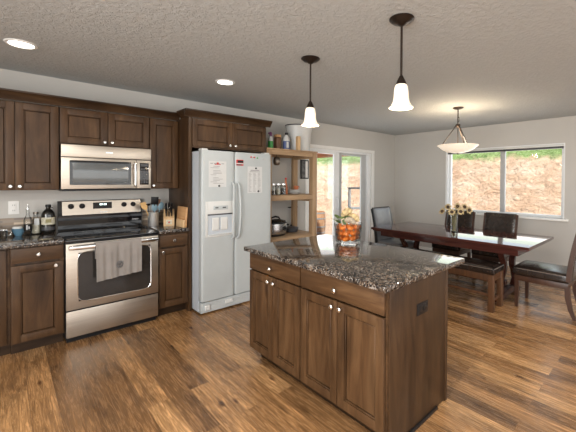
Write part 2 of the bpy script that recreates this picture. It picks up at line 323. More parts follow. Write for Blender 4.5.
# ------------------------------------------------------------------ mesh helpers
class MB:
    def __init__(s): s.bm = bmesh.new()
    def _xf(s, vs, mat):
        if mat is not None: bmesh.ops.transform(s.bm, matrix=mat, verts=vs)
    def box(s, x0, x1, y0, y1, z0, z1, bev=0, seg=2, mat=None):
        b = bmesh.new(); bmesh.ops.create_cube(b, size=1)
        for v in b.verts:
            v.co = Vector((x0 + (v.co.x + .5) * (x1 - x0), y0 + (v.co.y + .5) * (y1 - y0), z0 + (v.co.z + .5) * (z1 - z0)))
        if bev: bmesh.ops.bevel(b, geom=b.edges[:], offset=bev, segments=seg, profile=.6, affect='EDGES')
        if mat is not None: bmesh.ops.transform(b, matrix=mat, verts=b.verts)
        s.merge(b); return s
    def merge(s, b):
        me = bpy.data.meshes.new('tmp'); b.to_mesh(me); b.free(); s.bm.from_mesh(me); bpy.data.meshes.remove(me)
    def lathe(s, prof, seg=28, c=(0, 0, 0), cap=True, mat=None, sx=1, sy=1):
        b = bmesh.new(); rings = []
        for r, z in prof:
            rings.append([b.verts.new((c[0] + sx * r * math.cos(2 * PI * i / seg), c[1] + sy * r * math.sin(2 * PI * i / seg), c[2] + z)) for i in range(seg)])
        for a, q in zip(rings, rings[1:]):
            for i in range(seg): b.faces.new((a[i], a[(i + 1) % seg], q[(i + 1) % seg], q[i]))
        if cap:
            if prof[0][0] > 1e-5: b.faces.new(rings[0][::-1])
            if prof[-1][0] > 1e-5: b.faces.new(rings[-1])
        bmesh.ops.remove_doubles(b, verts=b.verts, dist=1e-6)
        bmesh.ops.recalc_face_normals(b, faces=b.faces)
        if mat is not None: bmesh.ops.transform(b, matrix=mat, verts=b.verts)
        s.merge(b); return s
    def tube(s, pts, rad, seg=10, closed=False):
        pts = [Vector(p) for p in pts]; n = len(pts)
        rr = rad if isinstance(rad, (list, tuple)) else [rad] * n
        b = bmesh.new(); rings = []; prev = None
        for i, p in enumerate(pts):
            t = (pts[min(i + 1, n - 1)] - pts[max(i - 1, 0)]).normalized() if not closed else (pts[(i + 1) % n] - pts[i - 1]).normalized()
            if prev is None:
                a = Vector((0, 0, 1)) if abs(t.z) < .9 else Vector((1, 0, 0))
                u = t.cross(a).normalized()
            else: u = (prev - t * prev.dot(t)).normalized()
            prev = u; w = t.cross(u)
            rings.append([b.verts.new(p + (u * math.cos(2 * PI * k / seg) + w * math.sin(2 * PI * k / seg)) * rr[i]) for k in range(seg)])
        rng = range(n if closed else n - 1)
        for i in rng:
            a, q = rings[i], rings[(i + 1) % n]
            for k in range(seg): b.faces.new((a[k], a[(k + 1) % seg], q[(k + 1) % seg], q[k]))
        if not closed: b.faces.new(rings[0][::-1]); b.faces.new(rings[-1])
        bmesh.ops.recalc_face_normals(b, faces=b.faces)
        s.merge(b); return s
    def bar(s, pts, w, d, axis=(1, 0, 0)):
        """rectangular section swept along pts; w measured along axis, d across; w/d may be lists"""
        pts = [Vector(p) for p in pts]; n = len(pts); ax = Vector(axis)
        ww = w if isinstance(w, (list, tuple)) else [w] * n; dd = d if isinstance(d, (list, tuple)) else [d] * n
        b = bmesh.new(); rings = []
        for i, p in enumerate(pts):
            t = (pts[min(i + 1, n - 1)] - pts[max(i - 1, 0)]).normalized()
            q = t.cross(ax).normalized()
            rings.append([b.verts.new(p + ax * sx * ww[i] / 2 + q * sy * dd[i] / 2) for sx, sy in ((-1, -1), (1, -1), (1, 1), (-1, 1))])
        for a, q in zip(rings, rings[1:]):
            for k in range(4): b.faces.new((a[k], a[(k + 1) % 4], q[(k + 1) % 4], q[k]))
        b.faces.new(rings[0][::-1]); b.faces.new(rings[-1])
        bmesh.ops.recalc_face_normals(b, faces=b.faces)
        bmesh.ops.bevel(b, geom=[e for e in b.edges if len(e.link_faces) == 2 and e.calc_face_angle(0) > .5], offset=min(min(ww), min(dd)) * .12, segments=2, affect='EDGES')
        s.merge(b); return s
    def rbox(s, c, size, r, cuts=9, puff=0, mat=None):
        b = bmesh.new(); bmesh.ops.create_cube(b, size=1)
        bmesh.ops.subdivide_edges(b, edges=b.edges[:], cuts=cuts, use_grid_fill=True)
        h = [x / 2 for x in size]
        for v in b.verts:
            p = Vector([math.copysign(abs(2 * k) ** .7, k) * hh for k, hh in zip(v.co, h)])
            inn = Vector([max(-(hh - r), min(hh - r, k)) for k, hh in zip(p, h)])
            d = p - inn
            if d.length > 1e-9: p = inn + d.normalized() * r
            if puff:
                fx = max(0, 1 - (p.x / h[0]) ** 2); fy = max(0, 1 - (p.y / h[1]) ** 2)
                if p.z > 0: p.z += puff * (fx * fy) ** .6
            v.co = p + Vector(c)
        bmesh.ops.recalc_face_normals(b, faces=b.faces)
        if mat is not None: bmesh.ops.transform(b, matrix=mat, verts=b.verts)
        s.merge(b); return s
    def prism(s, poly, a0, a1, plane='yz'):
        b = bmesh.new()
        def P(u, w, a): return {'yz': (a, u, w), 'xz': (u, a, w), 'xy': (u, w, a)}[plane]
        A = [b.verts.new(P(u, w, a0)) for u, w in poly]; B = [b.verts.new(P(u, w, a1)) for u, w in poly]
        n = len(poly); b.faces.new(A[::-1]); b.faces.new(B)
        for i in range(n): b.faces.new((A[i], A[(i + 1) % n], B[(i + 1) % n], B[i]))
        bmesh.ops.recalc_face_normals(b, faces=b.faces); s.merge(b); return s
    def grid(s, fn, nu, nv, thick=0):
        b = bmesh.new()
        V_ = [[b.verts.new(fn(i / nu, j / nv)) for j in range(nv + 1)] for i in range(nu + 1)]
        for i in range(nu):
            for j in range(nv): b.faces.new((V_[i][j], V_[i + 1][j], V_[i + 1][j + 1], V_[i][j + 1]))
        bmesh.ops.recalc_face_normals(b, faces=b.faces)
        if thick: bmesh.ops.solidify(b, geom=b.faces[:], thickness=thick)
        s.merge(b); return s
    def blob(s, c, r, sub=2, mat=None):
        b = bmesh.new(); bmesh.ops.create_icosphere(b, subdivisions=sub, radius=1)
        rr = r if isinstance(r, (list, tuple)) else (r, r, r)
        for v in b.verts: v.co = Vector((v.co.x * rr[0], v.co.y * rr[1], v.co.z * rr[2]))
        if mat is not None: bmesh.ops.transform(b, matrix=mat, verts=b.verts)
        bmesh.ops.translate(b, vec=Vector(c), verts=b.verts)
        s.merge(b); return s
    def build(s, name, mat, parent=None, smooth=True, angle=40):
        me = bpy.data.meshes.new(name); s.bm.normal_update(); s.bm.to_mesh(me); s.bm.free()
        me.materials.append(M[mat] if isinstance(mat, str) else mat)
        if smooth:
            me.polygons.foreach_set('use_smooth', [True] * len(me.polygons))
            try: me.set_sharp_from_angle(angle=R(angle))
            except Exception: pass
        o = bpy.data.objects.new(name, me); COL.objects.link(o)
        if parent is not None: o.parent = parent
        return o

def thing(name, label, cat, loc=(0, 0, 0), rz=0, group=None):
    o = bpy.data.objects.new(name, None); COL.objects.link(o); o.empty_display_size = .1
    o.location = loc; o.rotation_euler = (0, 0, rz); o['label'] = label; o['category'] = cat
    if group: o['group'] = group
    return o
def tag(o, label, cat, loc=None, rz=0, group=None):
    o['label'] = label; o['category'] = cat
    if loc is not None: o.location = loc; o.rotation_euler = (0, 0, rz)
    if group: o['group'] = group
    return o
def struct(name, mb, mat, smooth=False):
    o = mb.build(name, mat, None, smooth); o['kind'] = 'structure'; return o
def part(name, mb, mat, parent, label=None, **kw):
    o = mb.build(name, mat, parent, **kw)
    if label: o['label'] = label
    return o
def dup(root, label=None, loc=None, rz=None):
    r = root.copy(); COL.objects.link(r)
    if label: r['label'] = label
    if loc is not None: r.location = loc
    if rz is not None: r.rotation_euler = (0, 0, rz)
    for ch in root.children:
        c = ch.copy(); COL.objects.link(c); c.parent = r
        for gc in ch.children:
            d = gc.copy(); COL.objects.link(d); d.parent = c
    return r

# ------------------------------------------------------------------ room shell
H = 2.492; XR = 5.90; XL = -2.4; YF = -8.0; T = .14
struct('floor', MB().box(XL - T, XR + T, YF - T, T, -.08, 0), 'floor')
struct('ceiling', MB().box(XL - T, XR + T, YF - T, T, H, H + .12), 'ceiling')
DX0, DX1, DZ = 3.35, 5.06, 2.035
w = MB().box(XL - T, DX0, 0, T, 0, H).box(DX1, XR + T, 0, T, 0, H).box(DX0, DX1, 0, T, DZ, H)
struct('wall_back', w, 'wall')
WY0, WY1, WZ0, WZ1 = -3.20, -1.25, .885, 2.085
w = MB().box(XR, XR + T, YF - T, WY0, 0, H).box(XR, XR + T, WY1, 0, 0, H).box(XR, XR + T, WY0, WY1, 0, WZ0).box(XR, XR + T, WY0, WY1, WZ1, H)
struct('wall_right', w, 'wall')
struct('wall_left', MB().box(XL - T, XL, YF, -6.55, 0, H).box(XL - T, XL, -2.85, 0, 0, H).box(XL - T, XL, -6.55, -2.85, 0, .3).box(XL - T, XL, -6.55, -2.85, 2.34, H), 'wall')
struct('wall_front', MB().box(XL, -1.65, YF - T, YF, 0, H).box(5.25, XR, YF - T, YF, 0, H).box(-1.65, 5.25, YF - T, YF, 0, .3).box(-1.65, 5.25, YF - T, YF, 2.34, H), 'wall')
wn = struct('added_window_front', MB().box(-1.65, -1.60, YF - .10, YF - .04, .3, 2.34).box(5.20, 5.25, YF - .10, YF - .04, .3, 2.34).box(-1.60, 5.20, YF - .10, YF - .04, .3, .35).box(-1.60, 5.20, YF - .10, YF - .04, 2.29, 2.34).box(1.77, 1.83, YF - .10, YF - .04, .35, 2.29), 'vinyl')  # unseen window, added to frame the rear fill light
wn = struct('added_window_left', MB().box(XL - .10, XL - .04, -6.55, -6.50, .3, 2.34).box(XL - .10, XL - .04, -2.90, -2.85, .3, 2.34).box(XL - .10, XL - .04, -6.50, -2.90, .3, .35).box(XL - .10, XL - .04, -6.50, -2.90, 2.29, 2.34).box(XL - .10, XL - .04, -4.73, -4.67, .35, 2.29), 'vinyl')  # unseen window, added around the left fill light
struct('baseboard_back', MB().box(DX1 + .08, XR, -.016, 0, 0, .09, .004).box(3.05, DX0 - .08, -.016, 0, 0, .09, .004), 'trim')
struct('baseboard_right', MB().box(XR - .016, XR, YF, -.016, 0, .09, .004), 'trim')

# sliding glass door
d = MB().box(DX0 - .075, DX0, -.02, 0, 0, DZ + .06, .004).box(DX1, DX1 + .08, -.02, 0, 0, DZ + .06, .004).box(DX0 - .075, DX1 + .08, -.022, 0, DZ, DZ + .06, .004)
door = struct('door_1', d, 'trim')
fr = MB().box(DX0, DX0 + .09, .01, .12, 0, DZ, .004).box(DX1 - .09, DX1, .01, .12, 0, DZ, .004).box(DX0 + .09, DX1 - .09, .01, .12, DZ - .035, DZ, .004).box(DX0 + .09, DX1 - .09, .01, .12, 0, .03, .004)
part('door_frame', fr, 'vinyl', door)
def slider_panel(x0, x1, y0, y1, sl, sr, nm):
    z0, z1 = .03, DZ - .035
    p = MB().box(x0, x0 + sl, y0, y1, z0, z1, .004).box(x1 - sr, x1, y0, y1, z0, z1, .004).box(x0 + sl, x1 - sr, y0, y1, z0, z0 + .10, .004).box(x0 + sl, x1 - sr, y0, y1, z1 - .042, z1, .004)
    o = part(nm, p, 'vinyl' if nm == 'sliding_panel' else 'grey_shade_vinyl', door)  # fixed panel: its backlit shade is put into the grey colour
    ym = (y0 + y1) / 2
    part('glass_pane', MB().box(x0 + sl, x1 - sr, ym - .003, ym + .003, z0 + .10, z1 - .042), 'pane', o, smooth=False)
    return o
slider_panel(DX0 + .09, 4.13, .02, .055, .13, .14, 'sliding_panel')
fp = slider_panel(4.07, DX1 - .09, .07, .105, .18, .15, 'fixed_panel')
part('weather_strip', MB().box(4.13, 4.155, .03, .07, .05, DZ - .06), 'grey_shade_vinyl', door)
part('door_handle', MB().tube([(4.06, .02, .92), (4.06, -.03, .95), (4.06, -.03, 1.13), (4.06, .02, 1.16)], .011), 'vinyl', door)

# dining window
wf = MB()
y0, y1 = WY0, WY1
wf.box(XR + .06, XR + .12, y0, y0 + .05, WZ0, WZ1, .004).box(XR + .06, XR + .12, y1 - .05, y1, WZ0, WZ1, .004)
wf.box(XR + .06, XR + .12, y0 + .05, y1 - .05, WZ1 - .05, WZ1, .004).box(XR + .06, XR + .12, y0 + .05, y1 - .05, WZ0, WZ0 + .045, .004)
win = struct('window_1', wf, 'vinyl')
ym = -2.265
part('mullion', MB().box(XR + .055, XR + .115, ym - .04, ym + .04, WZ0 + .045, WZ1 - .05, .004), 'grey_shade_vinyl', win)
part('window_jamb', MB().box(XR - .004, XR + .06, y0 - .004, y0 + .012, WZ0, WZ1).box(XR - .004, XR + .06, y1 - .012, y1 + .03, WZ0, WZ1).box(XR, XR + .06, y0 + .012, y1 - .012, WZ1 - .012, WZ1), 'vinyl', win)
for a, b in ((y0 + .05, ym - .04), (ym + .04, y1 - .05)):
    part('glass_pane', MB().box(XR + .085, XR + .091, a, b, WZ0 + .045, WZ1 - .05), 'pane', win, smooth=False)
part('window_sill', MB().box(XR - .05, XR + .06, y0 - .06, y1 + .06, WZ0 - .035, WZ0, .005), 'trim', win)
bl = thing('window_blind', 'raised blind folded up under the top of the dining window', 'blind', (XR + .01, (y0 + y1) / 2, WZ1))
hw = (y1 - y0) / 2 - .014
part('headrail', MB().box(-.03, .045, -hw, hw, -.052, -.013, .004), 'white_plastic', bl)
part('slat_stack', MB().box(-.02, .04, -hw, hw, -.058, -.053).box(-.02, .04, -hw, hw, -.066, -.060).box(-.022, .042, -hw, hw, -.084, -.068, .003), 'dark_grey', bl)

# crown mouldings (structure trim)
def crown_profile(y, z0, z1, out):
    return [(y, z0), (y - .008, z0), (y - .012, z0 + .012), (y - out * .55, z0 + (z1 - z0) * .45), (y - out * .9, z1 - .018), (y - out, z1 - .014), (y - out, z1), (y, z1)]
CZ0, CZ1 = 2.155, 2.238
t = MB().prism(crown_profile(-.352, CZ0, CZ1, .05), -1.0, 1.075)
struct('trim_1', t, 'crown', True)
t = MB().prism(crown_profile(-.622, 2.17, CZ1 + .012, .055), 1.03, 2.15)
t.prism([(1.082 - (y + .622) * -1, z) for y, z in crown_profile(-.622, 2.17, CZ1 + .012, .055)], -.622, -.41, 'xz')
t.prism([(2.096 - (y + .622), z) for y, z in crown_profile(-.622, 2.17, CZ1 + .012, .055)], -.622, 0, 'xz')
struct('trim_2', t, 'crown', True)

# ------------------------------------------------------------------ cabinets
def knob(parent, x, y, z, ch=None):
    k = MB().lathe([(.006, 0), (.006, .014), (.009, .017), (.0155, .022), (.016, .027), (.011, .032), (0, .033)], 18, mat=Matrix.Translation((x, y, z)) @ Matrix.Rotation(R(90), 4, 'X'))
    part('knob', k, 'nickel', parent)
def shaker(x0, x1, y, z0, z1, sw=.056, th=.022, rec=.015):
    """door with stiles, rails and a recessed flat panel; front face at y-th"""
    yf = y - .02
    mb = MB()
    mb.box(x0, x0 + sw, yf, y, z0, z1, .0022).box(x1 - sw, x1, yf, y, z0, z1, .0022)
    mb.box(x0 + sw - .001, x1 - sw + .001, yf, y, z1 - sw, z1, .0022).box(x0 + sw - .001, x1 - sw + .001, yf, y, z0, z0 + sw, .0022)
    mb.box(x0 + sw + .0105, x1 - sw - .0105, yf + rec * .8, y, z0 + sw + .0105, z1 - sw - .0105, .003, 1)
    # sloped sticking round the panel
    for a, b_, c, d_ in ((x0 + sw, x0 + sw + .007, z0 + sw, z1 - sw), (x1 - sw - .007, x1 - sw, z0 + sw, z1 - sw)):
        mb.box(a, b_, yf + rec * .5, y, c, d_, .001, 1)
    mb.box(x0 + sw, x1 - sw, yf + rec * .5, y, z1 - sw - .007, z1 - sw, .001, 1).box(x0 + sw, x1 - sw, yf + rec * .5, y, z0 + sw, z0 + sw + .007, .001, 1)
    return mb
def cabinet(label, loc, W_, D_, z0, z1, doors=(), drawers=(), toe=0, rz=0, side='wood_panel', name='cabinet', cat='cabinet', toe_w=None):
    """front at local y=-D_, back at y=0; x from 0 to W_"""
    t = thing(name, label, cat, loc, rz)
    b0 = z0 + toe
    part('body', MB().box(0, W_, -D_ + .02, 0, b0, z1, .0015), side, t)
    part('face_frame', MB().box(0, .03, -D_ + .002, -D_ + .02, b0, z1).box(W_ - .03, W_, -D_ + .002, -D_ + .02, b0, z1).box(.03, W_ - .03, -D_ + .002, -D_ + .02, z1 - .03, z1).box(.03, W_ - .03, -D_ + .002, -D_ + .02, b0, b0 + .03), 'wood_x', t)
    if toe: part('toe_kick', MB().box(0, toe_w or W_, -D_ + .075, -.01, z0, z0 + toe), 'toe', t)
    for (x0, x1, a, b_, kx, kz) in doors:
        d_ = part('door', shaker(x0, x1, -D_ + .0, a, b_), 'wood_z', t)
        if kx is not None: knob(d_, kx, -D_ - .02, kz)
    for (x0, x1, a, b_) in drawers:
        d_ = part('drawer', MB().box(x0, x1, -D_ - .02, -D_, a, b_, .003), 'wood_x', t)
        knob(d_, (x0 + x1) / 2, -D_ - .02, (a + b_) / 2)
    return t
UZ0, UZ1 = 1.368, 2.155
g_ = .002
cabinet('dark wood upper cabinet left of the microwave with two tall doors', (-.615, -.001, 0), .608, .31, UZ0, UZ1,
        [(g_, .305 - g_, UZ0 + .004, UZ1 - .01, .275, UZ0 + .035), (.305 + g_, .606, UZ0 + .004, UZ1 - .01, .335, UZ0 + .035)])
cabinet('short dark wood cabinet with two small doors above the microwave', (-.003, -.001, 0), .772, .31, 1.80, UZ1,
        [(.004, .384, 1.815, UZ1 - .01, .354, 1.845), (.388, .768, 1.815, UZ1 - .01, .418, 1.845)])
cabinet('narrow dark wood upper cabinet right of the microwave with one door', (.772, -.001, 0), .305, .31, UZ0, UZ1,
        [(.004, .301, UZ0 + .004, UZ1 - .01, .032, UZ0 + .035)])
# refrigerator surround
fc = cabinet('dark wood cabinet with two doors above the white refrigerator, with tall end panel', (1.118, -.001, 0), .976, .601, 1.835, 2.17,
        [(.006, .486, 1.85, 2.158, .452, 1.885), (.490, .970, 1.85, 2.158, .524, 1.885)])
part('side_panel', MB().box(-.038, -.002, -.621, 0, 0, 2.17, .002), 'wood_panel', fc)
# base cabinets
BZ = .90
cabinet('dark wood base cabinet left of the range, one drawer above one door', (-.348, -.001, 0), .346, .601, 0, BZ,
        [(.006, .338, .115, .752, .286, .72)], [(.006, .338, .772, .892)], toe=.10)
cabinet('plain dark base cabinet at the left edge under the counter', (-1.0, -.001, 0), .650, .575, 0, BZ, [(.02, .63, .115, .89, None, None)], (), toe=.10)
cabinet('dark wood base cabinet between the range and the refrigerator panel', (.774, -.001, 0), .305, .601, 0, BZ,
        [(.005, .298, .115, .735, .036, .70)], [(.005, .298, .755, .878)], toe=.10)

# ------------------------------------------------------------------ counters, splash
def counter_mesh(x0, x1, y0, y1, z0, z1, rough_edges, amp=.0035):
    b = bmesh.new(); bmesh.ops.create_cube(b, size=1)
    for v in b.verts: v.co = Vector((x0 + (v.co.x + .5) * (x1 - x0), y0 + (v.co.y + .5) * (y1 - y0), z0 + (v.co.z + .5) * (z1 - z0)))
    bmesh.ops.bevel(b, geom=b.edges[:], offset=.006, segments=3, profile=.5, affect='EDGES')
    mb = MB(); mb.merge(b); return mb
CT = .94
tag(counter_mesh(-1.02, -.004, -.642, 0 - .001, BZ, CT, 0).build('countertop', 'granite'), 'speckled granite countertop left of the range', 'countertop')
tag(counter_mesh(.770, 1.079, -.642, 0 - .001, BZ, CT, 0).build('countertop', 'granite'), 'speckled granite countertop right of the range', 'countertop')
tag(MB().box(-1.02, -.004, -.014, -.001, CT, 1.098, .001).build('backsplash', 'mosaic'), 'beige stacked mosaic backsplash strip left of the range', 'backsplash')
tag(MB().box(.770, 1.079, -.014, -.001, CT, 1.098, .001).build('backsplash', 'mosaic'), 'beige stacked mosaic backsplash strip behind the utensil crock and knife block', 'backsplash')

# wall outlet
o = thing('wall_outlet', 'white wall outlet above the counter left of the range', 'outlet', (-.314, 0, 1.195))
part('cover_plate', MB().box(-.038, .038, -.006, 0, -.062, .062, .002), 'trim', o)
part('socket', MB().box(-.017, .017, -.0085, -.006, .010, .040, .003), 'trim', o); part('socket', MB().box(-.017, .017, -.0085, -.006, -.040, -.010, .003), 'trim', o)
for a_, b_ in ((-.008, .018), (.005, .018), (-.008, -.032), (.005, -.032)): part('slot', MB().box(a_, a_ + .003, -.0092, -.0085, b_, b_ + .012), 'dark_grey', o)

# ------------------------------------------------------------------ microwave
mw = thing('microwave', 'stainless steel over the range microwave with dark window', 'microwave', (0, -.002, 1.364))
part('body', MB().box(0, .764, -.36, 0, 0, .432, .003), 'black', mw)
part('vent_panel', MB().box(0, .764, -.40, -.36, .318, .434, .004), 'steel', mw)
dm = MB().box(0, .625, -.395, -.36, .012, .312, .004)
dr = part('door', dm, 'steel', mw)
part('window', MB().rbox((.318, -.396, .168), (.512, .006, .236), .0028), 'black_glass', dr)
part('window_screen', MB().box(.085, .548, -.4005, -.3985, .072, .262, .001), 'mw_glass', dr)
part('handle', MB().tube([(.606, -.395, .04), (.606, -.43, .05), (.606, -.436, .16), (.606, -.43, .272), (.606, -.395, .282)], .011, 12), 'bright_steel', dr)
cp = part('control_panel', MB().box(.628, .764, -.395, -.36, .012, .312, .004), 'steel', mw)
part('keypad', MB().box(.655, .742, -.397, -.395, .05, .282, .001), 'black_glass', cp)
part('display', MB().box(.662, .735, -.3985, -.397, .245, .272), 'dark_grey', cp)
kb = MB()
for i in range(3):
    for j in range(6): kb.box(.664 + i * .025, .682 + i * .025, -.3982, -.397, .066 + j * .028, .086 + j * .028)
part('buttons', kb, 'dark_grey', cp)
part('nameplate', MB().box(.35, .41, -.4012, -.40, .368, .378), 'bright_steel', mw)
part('bottom_lip', MB().box(.003, .761, -.39, 0, -.008, 0), 'black', mw)

# ------------------------------------------------------------------ range
rg = thing('range', 'stainless steel electric range with black glass cooktop', 'range', (.003, -.001, 0))
RW = .756
part('body', MB().box(0, RW, -.62, -.03, .03, .905, .003), 'black', rg)
part('cooktop', MB().box(-.003, RW + .003, -.662, -.075, .905, .930, .006), 'black_glass', rg)
for (bx, by, br_) in ((.19, -.50, .105), (.57, -.50, .085), (.19, -.23, .085), (.57, -.23, .105)):
    part('burner_ring', MB().lathe([(br_, .0), (br_, .0006), (br_ - .004, .0006), (br_ - .004, 0)], 40, (bx, by, .9302), cap=False), 'dark_grey', rg)
bgd = part('backguard', MB().prism([(-.012, .93), (-.012, 1.245), (-.055, 1.245), (-.075, 1.09), (-.072, 1.05), (-.072, .93)], 0, RW), 'black_glass', rg, smooth=False)
def bgy(z): return -.055 - (1.245 - z) * (.02 / .155)
def slope_box(x0, x1, z0, z1, out, th=.003):
    a, b_ = bgy(z0), bgy(z1)
    return [(a - out, z0), (b_ - out, z1), (b_ - out + th + out, z1), (a - out + th + out, z0)]
part('control_panel', MB().prism(slope_box(0, 0, 1.10, 1.238, .004), .035, RW - .012), 'steel', bgd, smooth=False)
part('display', MB().prism(slope_box(0, 0, 1.155, 1.222, .0062), .292, .462), 'black_glass', bgd, smooth=False)
dg = MB()
for i, x in enumerate((.352, .366, .388, .402)): dg.prism(slope_box(0, 0, 1.192, 1.208, .0072), x, x + .010)
part('clock_digits', dg, 'digits', bgd, smooth=False)
part('nameplate', MB().prism(slope_box(0, 0, 1.115, 1.124, .0052), .35, .42), 'bright_steel', bgd, smooth=False)
part('nameplate', MB().box(.655, .725, -.0745, -.072, 1.012, 1.026), 'bright_steel', bgd)
for x in (.105, .198, .578, .668):
    k = MB().lathe([(.026, 0), (.026, .012), (.022, .02), (.0, .021)], 24, mat=Matrix.Translation((x, bgy(1.19) - .004, 1.19)) @ Matrix.Rotation(R(97), 4, 'X'))
    k.box(-.005, .005, -.022, .022, .018, .028, .002, mat=Matrix.Translation((x, bgy(1.19) - .004, 1.19)) @ Matrix.Rotation(R(97), 4, 'X'))
    part('knob', k, 'black', rg)
od = part('oven_door', MB().box(.002, RW - .002, -.66, -.62, .302, .895, .006), 'steel', rg)
part('vent_gap', MB().box(.004, RW - .004, -.661, -.62, .893, .905), 'black', rg)
part('oven_window', MB().rbox((.384, -.6605, .59), (.59, .007, .44), .0032, 7), 'oven_glass', od)
part('window_rim', MB().tube([(.384 + sx * .302 * (1 if k in (0, 3) else .94), -.663, .59 + sz * .228 * (1 if k in (1, 2) else .92)) for k, (sx, sz) in enumerate([])] or
     [(.384 + .300 * math.copysign(abs(math.cos(a)) ** .22, math.cos(a)), -.662, .59 + .226 * math.copysign(abs(math.sin(a)) ** .22, math.sin(a))) for a in [2 * PI * i / 72 for i in range(72)]], .004, 6, closed=True), 'bright_steel', od)
hd = MB().rbox((RW / 2, -.712, .864), (RW - .03, .030, .042), .0145, 9).tube([(.045, -.66, .862), (.045, -.705, .862)], .012).tube([(RW - .045, -.66, .862), (RW - .045, -.705, .862)], .012)
part('handle', hd, 'bright_steel', od)
part('storage_drawer', MB().box(.002, RW - .002, -.655, -.62, .055, .29, .008), 'steel', rg)
part('drawer_gap', MB().box(.004, RW - .004, -.65, -.62, .29, .302), 'black', rg)
part('plinth', MB().box(.01, RW - .01, -.60, -.05, 0, .055), 'black', rg)

# towel over the oven handle (front panel, loop, short back)
def towel(u, v_):
    x0, x1 = .206, .578
    wd = 1 - .06 * (abs(v_ - .3) if v_ > .3 else 0)
    x = (x0 + x1) / 2 + (u - .5) * (x1 - x0) * wd + .012 * (v_ - .3) * (u - .5)
    fold = .006 * math.sin(u * 21 + .7) + .004 * math.sin(u * 43 + 2) + .003 * math.sin(u * 9)
    # path: short back flap, over the bar, long front drop
    path = ((0, -.690, .74), (.145, -.690, .884), (.160, -.696, .8935), (.178, -.712, .8945), (.196, -.729, .8935), (.212, -.7335, .884), (.53, -.737, .560))
    s_ = v_ * .53
    for (a0, ya, za), (a1, yb, zb) in zip(path, path[1:]):
        if s_ <= a1 + 1e-9:
            q = (s_ - a0) / (a1 - a0); y = ya + (yb - ya) * q; z = za + (zb - za) * q; break
    if s_ > .212:
        q = (s_ - .212) / .318; y -= (fold + .013) * min(1, q * 4) ; z += -.020 * q * (1 - u) + .016 * q * u
    return Vector((x + .003, y, z))
tw = thing('dish_towel', 'grey dish towel hanging over the oven door handle', 'towel', (0, 0, 0))
part('cloth', MB().grid(towel, 48, 60, .0028), 'towel', tw)
emb = MB()
for i in range(10):
    a = 2 * PI * i / 10
    emb.blob((.392 + .022 * math.cos(a), -.7575, .672 + .026 * math.sin(a)), (.0095, .0035, .011), 1)
emb.blob((.392, -.7575, .672), (.010, .0035, .013), 1)
part('printed_emblem', emb, 'towel_print', tw)

# ------------------------------------------------------------------ refrigerator
FX0, FX1, FZ = 1.122, 2.012, 1.795
fg = thing('refrigerator', 'white side by side refrigerator with ice dispenser in the left door', 'refrigerator', (FX0, -.03, 0))
FW = FX1 - FX0; FY = -.83
part('body', MB().box(0.005, FW - .005, FY + .09, 0, .02, FZ - .01, .006), 'fridge_side', fg)
part('base_grille', MB().box(.01, FW - .01, FY + .03, FY + .09, .015, .13, .006), 'fridge', fg)
gl = MB()
for i in range(4): gl.box(.06, FW - .05, FY + .027, FY + .031, .035 + i * .022, .045 + i * .022)
part('grille_slots', gl, 'grey_shade_vinyl', fg)
part('grille_latch', MB().rbox((.33, FY + .022, .085), (.10, .02, .045), .009), 'white_plastic', fg); part('grille_latch', MB().rbox((.08, FY + .022, .07), (.06, .02, .06), .009), 'white_plastic', fg)
spl = .390
dl = part('freezer_door', MB().rbox((spl / 2, FY + .042, (.142 + FZ) / 2), (spl - .006, .084, FZ - .142), .018, 11), 'fridge', fg)
drr = part('fresh_food_door', MB().rbox(((spl + FW) / 2, FY + .042, (.142 + FZ) / 2), (FW - spl - .006, .084, FZ - .142), .018, 11), 'fridge', fg)
part('door_gap', MB().box(.01, FW - .01, FY + .078, FY + .092, .14, FZ - .01), 'dark_grey', fg)
for x in (.05, FW - .05): part('hinge_cover', MB().rbox((x, FY + .07, FZ + .006), (.07, .10, .022), .009, 5), 'white_plastic', fg)
def fhandle(x, dx):
    pts = [(x, FY - .002, .80), (x + dx * .2, FY - .035, .825)]
    for i in range(9): 
        q = i / 8; pts.append((x + dx * (.2 + .8 * math.sin(q * PI)), FY - .040 - .012 * math.sin(q * PI), .85 + q * .54))
    pts += [(x + dx * .2, FY - .035, 1.415), (x, FY - .002, 1.44)]
    return MB().tube(pts, [.012] + [.0115] * (len(pts) - 2) + [.012], 12)
part('handle', fhandle(spl - .030, -.008), 'fridge', dl); part('handle', fhandle(spl + .034, .012), 'fridge', drr)
ds = MB()
ds.box(.042, .068, FY - .012, FY + .002, .845, 1.235, .004).box(.352, .375, FY - .012, FY + .002, .845, 1.235, .004).box(.068, .352, FY - .012, FY + .002, 1.095, 1.235, .004).box(.068, .352, FY - .012, FY + .002, .845, .875, .004)
dsp = part('dispenser', ds, 'white_plastic', dl)
part('dispenser_recess', MB().box(.068, .352, FY - .003, FY + .001, .875, 1.095), 'fridge_side', dsp)
part('control_strip', MB().box(.13, .30, FY - .0145, FY - .012, 1.14, 1.185, .001), 'fridge', dsp)
part('buttons', MB().box(.15, .185, FY - .016, FY - .0145, 1.157, 1.170).box(.235, .275, FY - .016, FY - .0145, 1.157, 1.170), 'dark_grey', dsp)
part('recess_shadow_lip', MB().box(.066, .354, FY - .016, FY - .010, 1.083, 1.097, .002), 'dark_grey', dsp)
for x in (.155, .255):
    part('dispenser_paddle', MB().rbox((x, FY - .010, .985), (.082, .014, .145), .0065, 7, mat=None), 'white_plastic', dsp)
part('drip_tray', MB().box(.08, .34, FY - .022, FY, .862, .872, .003), 'grey_shade_vinyl', dsp)
part('badge', MB().lathe([(.026, 0), (.026, .003), (.022, .004), (0, .004)], 24, mat=Matrix.Translation((.783, FY, 1.728)) @ Matrix.Rotation(R(90), 4, 'X') @ Matrix.Scale(.42, 4, (0, 1, 0))), 'grey_shade_vinyl', drr)

